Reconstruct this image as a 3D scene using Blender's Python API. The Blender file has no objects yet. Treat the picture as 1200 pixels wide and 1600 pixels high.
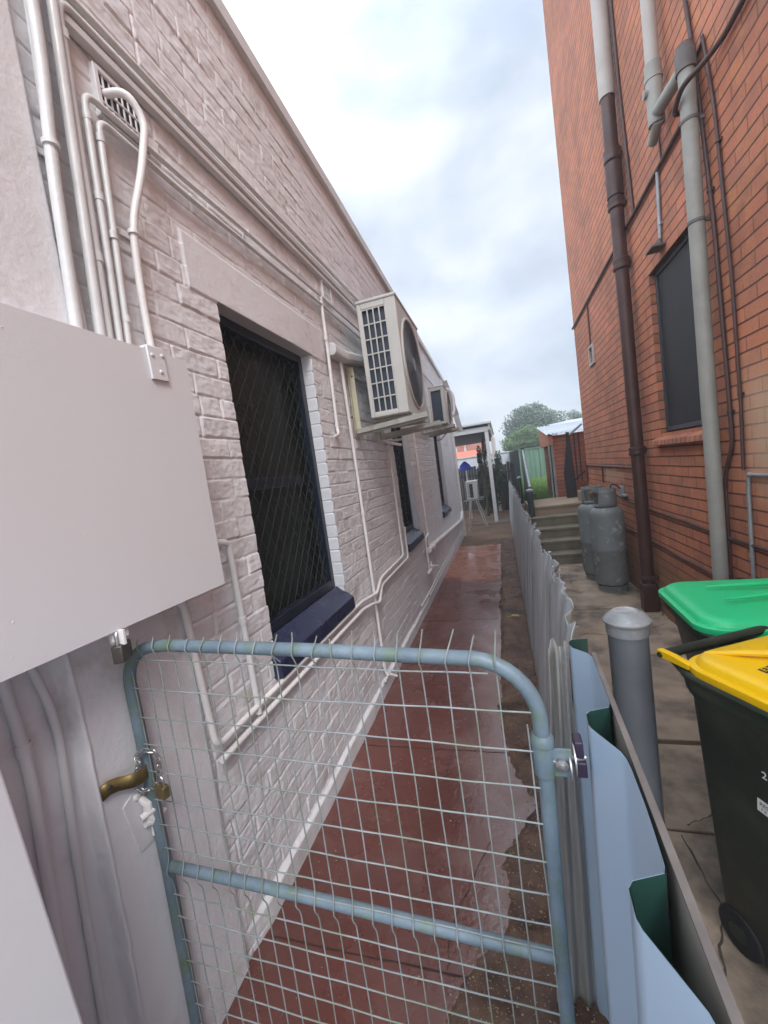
import bpy, bmesh, math, random
import numpy as np
from mathutils import Vector, Matrix, noise as mnoise
random.seed(7)
rad = math.radians
scene = bpy.context.scene
COL = scene.collection
# ------------------------------------------------------------------ camera, world, sun, exposure
yaw, pitch, roll = rad(16.92061502), rad(-4.7961443), rad(-7.91183461)
def cam_axes():
    f = Vector((-math.sin(yaw)*math.cos(pitch), math.cos(yaw)*math.cos(pitch), math.sin(pitch)))
    r = Vector((math.cos(yaw), math.sin(yaw), 0)); u = r.cross(f)
    return r*math.cos(roll)+u*math.sin(roll), u*math.cos(roll)-r*math.sin(roll), f
r_, u_, f_ = cam_axes()
cam_d = bpy.data.cameras.new('camera'); cam = bpy.data.objects.new('camera', cam_d); COL.objects.link(cam)
cam_d.sensor_fit = 'VERTICAL'; cam_d.sensor_height = 24.0; cam_d.lens = 630/1600*24.0
cam_d.clip_start = 0.02; cam_d.clip_end = 500
cam.matrix_world = Matrix(((r_.x, u_.x, -f_.x, 0), (r_.y, u_.y, -f_.y, 0), (r_.z, u_.z, -f_.z, 1.75), (0, 0, 0, 1)))
scene.camera = cam
SUN = Vector((0.40, -0.66, 0.82)).normalized()
world = bpy.data.worlds.new('World'); scene.world = world; world.use_nodes = True
wn = world.node_tree; wn.nodes.clear()
def WN(t, **k):
    n = wn.nodes.new(t)
    for a, b in k.items(): setattr(n, a, b)
    return n
sky = WN('ShaderNodeTexSky', sky_type='NISHITA', sun_disc=False)
sky.sun_elevation = math.asin(SUN.z); sky.sun_rotation = math.atan2(SUN.x, SUN.y)
sky.dust_density = 2.0
tc = WN('ShaderNodeTexCoord')
mp = WN('ShaderNodeMapping'); mp.inputs['Scale'].default_value = (1.0, 1.0, 1.9); mp.inputs['Location'].default_value = (0.35, 0.1, 0.2)
wn.links.new(tc.outputs['Generated'], mp.inputs['Vector'])
n1 = WN('ShaderNodeTexNoise'); n1.inputs['Scale'].default_value = 2.1; n1.inputs['Detail'].default_value = 6; n1.inputs['Roughness'].default_value = .52; n1.inputs['Distortion'].default_value = .25
wn.links.new(mp.outputs[0], n1.inputs['Vector'])
n2 = WN('ShaderNodeTexNoise'); n2.inputs['Scale'].default_value = 4.6; n2.inputs['Detail'].default_value = 6; n2.inputs['Roughness'].default_value = .5
wn.links.new(mp.outputs[0], n2.inputs['Vector'])
# cloud brightness: grey-blue bases to white tops, boosted most behind the camera, out of view, to light the walls
cr = WN('ShaderNodeValToRGB'); e = cr.color_ramp
e.elements[0].position = .38; e.elements[0].color = (3.0, 3.45, 4.15, 1)
e.elements[1].position = .62; e.elements[1].color = (5.2, 5.5, 5.9, 1)
wn.links.new(n1.outputs['Fac'], cr.inputs[0])
dotn = WN('ShaderNodeVectorMath', operation='DOT_PRODUCT'); dotn.inputs[1].default_value = Vector((-.30, -.55, .80)).normalized()
wn.links.new(tc.outputs['Generated'], dotn.inputs[0])
mr = WN('ShaderNodeMapRange'); mr.inputs['From Min'].default_value = .0; mr.inputs['From Max'].default_value = 1.0; mr.inputs['To Min'].default_value = .88; mr.inputs['To Max'].default_value = 3.0
wn.links.new(dotn.outputs['Value'], mr.inputs['Value'])
sc_ = WN('ShaderNodeVectorMath', operation='SCALE'); wn.links.new(cr.outputs[0], sc_.inputs[0]); wn.links.new(mr.outputs[0], sc_.inputs['Scale'])
mk = WN('ShaderNodeMapRange'); mk.inputs['From Min'].default_value = .36; mk.inputs['From Max'].default_value = .6; mk.inputs['To Min'].default_value = .78; mk.inputs['To Max'].default_value = 1.0
wn.links.new(n2.outputs['Fac'], mk.inputs['Value'])
mixw = WN('ShaderNodeMix', data_type='RGBA'); wn.links.new(mk.outputs[0], mixw.inputs['Factor'])
wn.links.new(sky.outputs[0], mixw.inputs[6]); wn.links.new(sc_.outputs[0], mixw.inputs[7])
bg = WN('ShaderNodeBackground'); bg.inputs['Strength'].default_value = .12
wo = WN('ShaderNodeOutputWorld'); wn.links.new(mixw.outputs[2], bg.inputs[0]); wn.links.new(bg.outputs[0], wo.inputs[0])
sd = bpy.data.lights.new('sun', 'SUN'); sd.energy = 1.35; sd.angle = rad(22); sd.color = (1, .985, .965)
so = bpy.data.objects.new('sun', sd); COL.objects.link(so); so.rotation_euler = SUN.to_track_quat('Z', 'Y').to_euler(); so.location = (0, 0, 30)
vs = scene.view_settings
vs.view_transform = 'Standard'; vs.look = 'None'; vs.gamma = 1; vs.use_curve_mapping = False; vs.exposure = 0.98

# ------------------------------------------------------------------ materials
def mat(name, c1, c2=None, scale=6, rough=.6, r2=None, metal=0, bump=0, bscale=None, spec=.5, c3=None, s3=2, t3=.6, detail=6, coat=0, stretch=None, w3=.08):
    m = bpy.data.materials.new(name); m.use_nodes = True; nt = m.node_tree; N = nt.nodes; Lk = nt.links
    b = N['Principled BSDF']; b.inputs['Metallic'].default_value = metal; b.inputs['Specular IOR Level'].default_value = spec
    b.inputs['Coat Weight'].default_value = coat; b.inputs['Roughness'].default_value = rough
    t = N.new('ShaderNodeTexCoord'); v = t.outputs['Object']
    if stretch:
        mp = N.new('ShaderNodeMapping'); mp.inputs['Scale'].default_value = stretch; Lk.new(v, mp.inputs[0]); v = mp.outputs[0]
    def nz(s, d=detail, rg=.6):
        n = N.new('ShaderNodeTexNoise'); n.inputs['Scale'].default_value = s; n.inputs['Detail'].default_value = d; n.inputs['Roughness'].default_value = rg
        Lk.new(v, n.inputs['Vector']); return n.outputs['Fac']
    def ramp(f, a, bb, p0=.38, p1=.62):
        r = N.new('ShaderNodeMapRange'); r.inputs['From Min'].default_value = p0; r.inputs['From Max'].default_value = p1
        r.inputs['To Min'].default_value = a; r.inputs['To Max'].default_value = bb; Lk.new(f, r.inputs['Value']); return r.outputs[0]
    f = nz(scale)
    mx = N.new('ShaderNodeMix'); mx.data_type = 'RGBA'; mx.inputs[6].default_value = (*c1, 1); mx.inputs[7].default_value = (*(c2 or c1), 1)
    Lk.new(ramp(f, 0, 1, .33, .67), mx.inputs['Factor']); out = mx.outputs[2]
    if c3:
        m3 = N.new('ShaderNodeMix'); m3.data_type = 'RGBA'; m3.inputs[7].default_value = (*c3, 1); Lk.new(out, m3.inputs[6])
        Lk.new(ramp(nz(s3), 0, 1, t3-w3, t3+w3), m3.inputs['Factor']); out = m3.outputs[2]
    Lk.new(out, b.inputs['Base Color'])
    if r2 is not None: Lk.new(ramp(nz(scale*.7+1.3), rough, r2), b.inputs['Roughness'])
    if bump:
        bp = N.new('ShaderNodeBump'); bp.inputs['Strength'].default_value = 1; bp.inputs['Distance'].default_value = bump
        Lk.new(nz(bscale or scale*6, 5), bp.inputs['Height']); Lk.new(bp.outputs[0], b.inputs['Normal'])
    m['out'] = 0
    return m

M = {}
M['wallpaint'] = mat('wall_paint', (.73, .72, .735), (.685, .675, .685), 3, .36, .5, bump=.0022, bscale=55, c3=(.50, .46, .43), s3=5, t3=.66, w3=.08)
M['smoothpaint'] = mat('smooth_paint', (.68, .67, .68), (.65, .64, .65), 1.5, .42, .5, bump=.0006, bscale=30)
M['boxpaint'] = mat('box_paint', (.69, .685, .70), (.67, .665, .68), 1.2, .4, .45, bump=.0004, bscale=60, c3=(.45, .34, .24), s3=9, t3=.78, w3=.04)
M['pipepaint'] = mat('pipe_paint', (.67, .675, .67), (.60, .60, .595), 12, .32, .45, bump=.0012, bscale=70)
M['whitepaint'] = mat('white_paint', (.80, .78, .76), (.70, .67, .65), 10, .3, .45, bump=.001, bscale=60)
M['revealpaint'] = mat('reveal_paint', (.72, .735, .765), (.66, .675, .70), 6, .4, .5, bump=.003, bscale=30)
M['navy'] = mat('navy_paint', (.010, .014, .045), (.016, .02, .06), 8, .22, .4, bump=.0008, bscale=30)
M['screenframe'] = mat('screen_frame', (.006, .010, .022), (.010, .016, .03), 10, .35)
M['grille'] = mat('grille_wire', (.009, .013, .016), (.014, .022, .022), 10, .45)
M['glass'] = mat('dark_glass', (.006, .007, .006), (.02, .022, .016), 2.5, .25, .5, spec=.3)
M['galv'] = mat('galvanised', (.42, .44, .46), (.30, .32, .33), 7, .38, .6, metal=.55, bump=.001, bscale=40, c3=(.25, .24, .22), s3=4, t3=.66)
M['iron'] = mat('old_iron', (.50, .53, .55), (.33, .35, .36), 3, .42, .65, metal=.3, bump=.0015, bscale=35, c3=(.22, .17, .13), s3=3.1, t3=.64, stretch=(2.2, 2.2, .35))
M['steel'] = mat('bright_steel', (.5, .5, .5), (.35, .35, .35), 20, .3, .5, metal=.9)
M['brass'] = mat('brass', (.30, .22, .08), (.18, .14, .06), 30, .38, .5, metal=.8)
M['gatepaint'] = mat('gate_paint', (.10, .145, .18), (.165, .22, .265), 9, .38, .6, bump=.0015, bscale=60, c3=(.11, .16, .11), s3=19, t3=.58, w3=.10)
M['gatewire'] = mat('gate_wire', (.19, .21, .215), (.28, .305, .31), 14, .5, .7, bump=.0006, bscale=90, c3=(.17, .20, .14), s3=6, t3=.56, w3=.08)
M['sheetblue'] = mat('sheet_blue', (.37, .50, .64), (.41, .54, .67), 1.5, .28, .36, bump=.0003, bscale=20)
M['sheetgreen'] = mat('sheet_green', (.012, .045, .035), (.014, .05, .04), 3, .35)
M['rail'] = mat('rail_steel', (.16, .14, .13), (.11, .095, .09), 14, .55, .7, bump=.001, bscale=50)
M['timber'] = mat('weathered_timber', (.34, .33, .31), (.20, .19, .175), 5, .8, bump=.003, bscale=22, stretch=(14, 14, .7))
M['castiron'] = mat('cast_iron', (.045, .018, .014), (.075, .028, .02), 8, .4, .6, bump=.002, bscale=30)
M['greypvc'] = mat('grey_pvc', (.34, .33, .29), (.27, .265, .235), 6, .45, .6, bump=.0006, bscale=30, c3=(.30, .22, .14), s3=5, t3=.68)
M['creampvc'] = mat('cream_pvc', (.46, .42, .38), (.40, .36, .32), 6, .45, .55, bump=.0005, bscale=30)
M['conduitdark'] = mat('dark_conduit', (.085, .035, .028), (.05, .028, .025), 10, .45, .6)
M['bollard'] = mat('bollard_grey', (.19, .205, .22), (.15, .165, .18), 4, .35, .5, bump=.0008, bscale=25)
M['yellowlid'] = mat('yellow_lid', (.86, .53, .0), (.80, .48, .0), 3, .34, .42, bump=.0006, bscale=80, c3=(.60, .38, .02), s3=13, t3=.72)
M['greenlid'] = mat('green_lid', (.015, .56, .21), (.018, .52, .19), 3, .34, .44, bump=.0006, bscale=80, c3=(.05, .26, .12), s3=7, t3=.68)
M['binbody'] = mat('bin_body', (.010, .020, .014), (.016, .027, .018), 3, .42, .55, bump=.0006, bscale=90, c3=(.05, .055, .04), s3=3.3, t3=.62, w3=.12)
M['rubber'] = mat('rubber', (.012, .012, .015), None, 3, .7)
M['gasgrey'] = mat('gas_grey', (.21, .225, .22), (.16, .17, .17), 5, .5, .65, bump=.0008, bscale=40, c3=(.34, .36, .35), s3=9, t3=.62, w3=.05)
M['acwhite'] = mat('ac_casing', (.62, .62, .58), (.57, .57, .53), 4, .4, .5, bump=.0003)
M['accream'] = mat('ac_bracket', (.60, .58, .44), (.52, .49, .36), 6, .45)
M['acbracket'] = mat('ac_bracket_grey', (.48, .48, .43), (.38, .37, .33), 6, .45, c3=(.25, .2, .15), s3=9, t3=.68)
M['accoil'] = mat('ac_coil', (.03, .045, .07), (.045, .06, .085), 5, .4)
M['dark'] = mat('dark_void', (.012, .012, .014), None, 4, .7)
M['concrete'] = mat('yard_concrete', (.44, .33, .235), (.25, .185, .135), 3.2, .45, .85, bump=.005, bscale=28, c3=(.10, .08, .06), s3=1.9, t3=.55, w3=.07)
M['stepconc'] = mat('step_concrete', (.22, .19, .13), (.15, .13, .095), 4, .75, .9, bump=.003, bscale=26, c3=(.09, .085, .06), s3=3, t3=.6)
M['landing'] = mat('landing_concrete', (.34, .25, .17), (.28, .21, .145), 3, .7, bump=.002, bscale=26)
M['soil'] = mat('soil', (.10, .052, .034), (.155, .085, .052), 7, .8, .5, bump=.008, bscale=30, c3=(.04, .022, .016), s3=3.3, t3=.56)
M['dirt'] = mat('dirt', (.20, .11, .065), (.14, .08, .048), 2, .85, bump=.008, bscale=18, c3=(.07, .055, .03), s3=2.4, t3=.58)
M['grass'] = mat('grass_blade', (.11, .20, .04), (.16, .27, .06), .9, .6)
M['greenfence'] = mat('green_fence', (.10, .19, .135), (.12, .215, .155), 2, .5)
M['darkgreenpost'] = mat('dark_green_post', (.035, .05, .05), (.05, .065, .065), 4, .45)
M['black'] = mat('black_metal', (.008, .009, .012), (.012, .012, .016), 6, .45)
M['palefence'] = mat('pale_wall', (.52, .56, .58), (.45, .48, .50), 1.5, .7)
M['darkfence'] = mat('dark_paling', (.035, .03, .028), (.055, .045, .038), 4, .85, stretch=(6, 6, .6), bump=.004)
M['rooftile'] = mat('roof_tile', (.30, .10, .065), (.20, .07, .05), 3, .7, bump=.01, bscale=12)
M['orangeroof'] = mat('orange_roof', (.62, .16, .09), (.55, .14, .08), 3, .5)
M['zinc'] = mat('zincalume', (.62, .66, .70), (.52, .56, .60), 3, .35, .5, metal=.3)
M['bluecloth'] = mat('blue_cloth', (.03, .06, .42), (.04, .08, .5), 3, .6)
M['bark'] = mat('bark', (.07, .055, .04), (.05, .04, .03), 6, .9, bump=.01)
M['leafA'] = mat('leaf_dark', (.065, .105, .075), (.10, .15, .10), 1.2, .6)
M['leafB'] = mat('leaf_light', (.10, .17, .055), (.07, .13, .045), 1.0, .6)
M['leafC'] = mat('leaf_shrub', (.016, .035, .014), (.03, .055, .02), 2.5, .55)
M['yellowleaf'] = mat('yellow_leaf', (.65, .42, .04), (.5, .33, .05), 40, .5)
M['chips'] = mat('litter_chips', (.42, .28, .15), (.10, .055, .035), 40, .7, c3=(.62, .55, .42), s3=33, t3=.62)
M['whiteplastic'] = mat('white_plastic', (.75, .75, .73), None, 4, .4)
M['ink'] = mat('ink', (.01, .01, .01), None, 4, .6)

def brickmat(name, c1, c2, cm, w=.25, h=.0835, mort=.008, zoff=0.0, axis='yz', grime=True, efflor=False):
    m = bpy.data.materials.new(name); m.use_nodes = True; nt = m.node_tree; N = nt.nodes; Lk = nt.links; b = N['Principled BSDF']
    t = N.new('ShaderNodeTexCoord'); s = N.new('ShaderNodeSeparateXYZ'); Lk.new(t.outputs['Object'], s.inputs[0])
    # hand-laid waviness
    nw = N.new('ShaderNodeTexNoise'); nw.inputs['Scale'].default_value = 2.2; nw.inputs['Detail'].default_value = 3; Lk.new(t.outputs['Object'], nw.inputs['Vector'])
    wv = N.new('ShaderNodeMath'); wv.operation = 'MULTIPLY_ADD'; wv.inputs[1].default_value = .012; Lk.new(nw.outputs['Fac'], wv.inputs[0]); Lk.new(s.outputs['Z'], wv.inputs[2])
    cb = N.new('ShaderNodeCombineXYZ'); Lk.new(s.outputs['Y' if axis == 'yz' else 'X'], cb.inputs[0])
    ad = N.new('ShaderNodeMath'); ad.operation = 'ADD'; ad.inputs[1].default_value = zoff; Lk.new(wv.outputs[0], ad.inputs[0]); Lk.new(ad.outputs[0], cb.inputs[1])
    bt = N.new('ShaderNodeTexBrick'); bt.inputs['Scale'].default_value = 1; bt.inputs['Brick Width'].default_value = w; bt.inputs['Row Height'].default_value = h
    bt.inputs['Mortar Size'].default_value = mort; bt.inputs['Mortar Smooth'].default_value = .3; bt.inputs['Bias'].default_value = 0
    bt.inputs['Color1'].default_value = (*c1, 1); bt.inputs['Color2'].default_value = (*c2, 1); bt.inputs['Mortar'].default_value = (*cm, 1)
    bt.offset = .5; Lk.new(cb.outputs[0], bt.inputs['Vector'])
    n = N.new('ShaderNodeTexNoise'); n.inputs['Scale'].default_value = 1.3; n.inputs['Detail'].default_value = 8; n.inputs['Roughness'].default_value = .65; Lk.new(t.outputs['Object'], n.inputs['Vector'])
    hs = N.new('ShaderNodeHueSaturation'); mr = N.new('ShaderNodeMapRange'); mr.inputs['From Min'].default_value = .3; mr.inputs['From Max'].default_value = .7; mr.inputs['To Min'].default_value = .68; mr.inputs['To Max'].default_value = 1.25
    Lk.new(n.outputs['Fac'], mr.inputs['Value']); Lk.new(mr.outputs[0], hs.inputs['Value']); Lk.new(bt.outputs['Color'], hs.inputs['Color']); out = hs.outputs[0]
    nm = N.new('ShaderNodeTexNoise'); nm.inputs['Scale'].default_value = 7; nm.inputs['Detail'].default_value = 5; nm.inputs['Roughness'].default_value = .6; Lk.new(t.outputs['Object'], nm.inputs['Vector'])
    mm0 = N.new('ShaderNodeMapRange'); mm0.inputs['From Min'].default_value = .5; mm0.inputs['From Max'].default_value = .68; mm0.inputs['To Max'].default_value = .65; Lk.new(nm.outputs['Fac'], mm0.inputs['Value'])
    xm = N.new('ShaderNodeMix'); xm.data_type = 'RGBA'; xm.inputs[7].default_value = (c2[0]*1.1, c2[1]*1.25, c2[2]*.9, 1); Lk.new(out, xm.inputs[6]); Lk.new(mm0.outputs[0], xm.inputs['Factor']); out = xm.outputs[2]
    # bed joints are raked deeper and read darker than the perpends
    dv = N.new('ShaderNodeMath'); dv.operation = 'MULTIPLY_ADD'; dv.inputs[1].default_value = 1/h; dv.inputs[2].default_value = .5; Lk.new(ad.outputs[0], dv.inputs[0])
    fc = N.new('ShaderNodeMath'); fc.operation = 'FRACT'; Lk.new(dv.outputs[0], fc.inputs[0])
    ab = N.new('ShaderNodeMath'); ab.operation = 'SUBTRACT'; ab.inputs[1].default_value = .5; Lk.new(fc.outputs[0], ab.inputs[0])
    ab2 = N.new('ShaderNodeMath'); ab2.operation = 'ABSOLUTE'; Lk.new(ab.outputs[0], ab2.inputs[0])
    bed = N.new('ShaderNodeMapRange'); bed.inputs['From Min'].default_value = .085; bed.inputs['From Max'].default_value = .045; bed.inputs['To Min'].default_value = 0; bed.inputs['To Max'].default_value = .85 if w > .2 else 0; Lk.new(ab2.outputs[0], bed.inputs['Value'])
    xb = N.new('ShaderNodeMix'); xb.data_type = 'RGBA'; xb.inputs[7].default_value = (.085, .030, .020, 1); Lk.new(out, xb.inputs[6]); Lk.new(bed.outputs[0], xb.inputs['Factor']); out = xb.outputs[2]
    ns = N.new('ShaderNodeTexNoise'); ns.inputs['Scale'].default_value = 60; ns.inputs['Detail'].default_value = 3; Lk.new(t.outputs['Object'], ns.inputs['Vector'])
    h2 = N.new('ShaderNodeHueSaturation'); m2 = N.new('ShaderNodeMapRange'); m2.inputs['To Min'].default_value = .8; m2.inputs['To Max'].default_value = 1.2; Lk.new(ns.outputs['Fac'], m2.inputs['Value']); Lk.new(m2.outputs[0], h2.inputs['Value']); Lk.new(out, h2.inputs['Color']); out = h2.outputs[0]
    def boxmask(y0, y1, z0, z1, soft=.04):
        # a patch with a ragged edge: stains that belong to the wall itself
        res = None
        for src, a, d in (('Y', y0, 1), ('Y', y1, -1), ('Z', z0, 1), ('Z', z1, -1)):
            x = N.new('ShaderNodeMath'); x.operation = 'MULTIPLY_ADD'; x.inputs[1].default_value = d; x.inputs[2].default_value = -d*a; Lk.new(s.outputs[src], x.inputs[0])
            nn = N.new('ShaderNodeMath'); nn.operation = 'MULTIPLY_ADD'; nn.inputs[1].default_value = .35; Lk.new(n.outputs['Fac'], nn.inputs[0]); nn.inputs[2].default_value = -.175
            y = N.new('ShaderNodeMath'); y.operation = 'ADD'; Lk.new(x.outputs[0], y.inputs[0]); Lk.new(nn.outputs[0], y.inputs[1])
            r = N.new('ShaderNodeMapRange'); r.inputs['From Min'].default_value = -soft; r.inputs['From Max'].default_value = soft; Lk.new(y.outputs[0], r.inputs['Value'])
            if res is None: res = r.outputs[0]
            else:
                q = N.new('ShaderNodeMath'); q.operation = 'MULTIPLY'; Lk.new(res, q.inputs[0]); Lk.new(r.outputs[0], q.inputs[1]); res = q.outputs[0]
        return res
    def mixc(fac, col, k):
        nonlocal out
        mm = N.new('ShaderNodeMath'); mm.operation = 'MULTIPLY'; mm.inputs[1].default_value = k; Lk.new(fac, mm.inputs[0])
        x = N.new('ShaderNodeMix'); x.data_type = 'RGBA'; x.inputs[7].default_value = (*col, 1); Lk.new(out, x.inputs[6]); Lk.new(mm.outputs[0], x.inputs['Factor']); out = x.outputs[2]
    if grime: mixc(boxmask(-5, 20, -1, .62, .12), (.20, .12, .055), .6)      # damp ochre base course
    if efflor:
        mixc(boxmask(2.3, 2.9, 1.42, 2.0, .16), (.60, .42, .28), .7)
        mixc(boxmask(5.5, 6.4, 1.28, 1.45, .02), (.5, .33, .22), .5)
    Lk.new(out, b.inputs['Base Color']); b.inputs['Roughness'].default_value = .78
    hm = N.new('ShaderNodeMath'); hm.operation = 'MULTIPLY_ADD'; hm.inputs[1].default_value = -1; hm.inputs[2].default_value = 1; Lk.new(bt.outputs['Fac'], hm.inputs[0])
    h3 = N.new('ShaderNodeMath'); h3.operation = 'MULTIPLY_ADD'; h3.inputs[1].default_value = .25; Lk.new(ns.outputs['Fac'], h3.inputs[0]); Lk.new(hm.outputs[0], h3.inputs[2])
    bp = N.new('ShaderNodeBump'); bp.inputs['Distance'].default_value = .007; Lk.new(h3.outputs[0], bp.inputs['Height']); Lk.new(bp.outputs[0], b.inputs['Normal'])
    return m
M['redbrick'] = brickmat('red_brick', (.39, .155, .090), (.53, .180, .095), (.28, .12, .075), zoff=-.012, efflor=True, mort=.006)
M['redbrickx'] = brickmat('red_brick_x', (.26, .075, .04), (.38, .12, .065), (.24, .15, .12), axis='xz', grime=False)
M['sillbrick'] = brickmat('sill_brick', (.38, .13, .07), (.50, .19, .11), (.12, .06, .045), w=.08, h=.5, mort=.007, grime=False)

def pathmat():
    m = bpy.data.materials.new('red_path'); m.use_nodes = True; nt = m.node_tree; N = nt.nodes; Lk = nt.links; b = N['Principled BSDF']
    t = N.new('ShaderNodeTexCoord'); s = N.new('ShaderNodeSeparateXYZ'); Lk.new(t.outputs['Object'], s.inputs[0])
    def nz(sc, d=6, rg=.6):
        n = N.new('ShaderNodeTexNoise'); n.inputs['Scale'].default_value = sc; n.inputs['Detail'].default_value = d; n.inputs['Roughness'].default_value = rg; Lk.new(t.outputs['Object'], n.inputs['Vector']); return n.outputs['Fac']
    def rng(f, a, c, p=.0, q=1.):
        r = N.new('ShaderNodeMapRange'); r.inputs['From Min'].default_value = a; r.inputs['From Max'].default_value = c; r.inputs['To Min'].default_value = p; r.inputs['To Max'].default_value = q; Lk.new(f, r.inputs['Value']); return r.outputs[0]
    def mix(f, A, B):
        x = N.new('ShaderNodeMix'); x.data_type = 'RGBA'; Lk.new(f, x.inputs['Factor'])
        for i, c in ((6, A), (7, B)):
            if isinstance(c, tuple): x.inputs[i].default_value = (*c, 1)
            else: Lk.new(c, x.inputs[i])
        return x.outputs[2]
    big = nz(1.1); med = nz(4); fine = nz(22, 4)
    c = mix(rng(big, .4, .6), (.105, .030, .022), (.14, .042, .030))
    c = mix(rng(med, .55, .75), c, (.175, .08, .064))
    # far end of the path: dry and paler, sunlight patch painted in as orange
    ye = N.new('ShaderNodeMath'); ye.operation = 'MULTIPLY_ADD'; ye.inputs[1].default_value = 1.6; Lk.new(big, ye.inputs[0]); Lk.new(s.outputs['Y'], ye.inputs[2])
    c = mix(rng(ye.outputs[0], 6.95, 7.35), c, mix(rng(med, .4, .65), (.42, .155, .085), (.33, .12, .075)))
    # worn patches to the right-hand side, wet sheen painted in as grey-pink
    xe = N.new('ShaderNodeMath'); xe.operation = 'MULTIPLY_ADD'; xe.inputs[1].default_value = .9; Lk.new(nz(1.7), xe.inputs[0]); Lk.new(s.outputs['X'], xe.inputs[2])
    c = mix(rng(xe.outputs[0], .02, .26, 0, .55), c, (.26, .15, .125))
    c = mix(rng(fine, .66, .72, 0, .8), c, (.06, .025, .02))
    Lk.new(c, b.inputs['Base Color'])
    Lk.new(rng(nz(2.3), .42, .6, .08, .42), b.inputs['Roughness']); b.inputs['Specular IOR Level'].default_value = .85; b.inputs['Coat Weight'].default_value = .25; b.inputs['Coat Roughness'].default_value = .12
    bp = N.new('ShaderNodeBump'); bp.inputs['Distance'].default_value = .002; Lk.new(nz(35, 4), bp.inputs['Height']); Lk.new(bp.outputs[0], b.inputs['Normal'])
    return m
M['path'] = pathmat()

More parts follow.
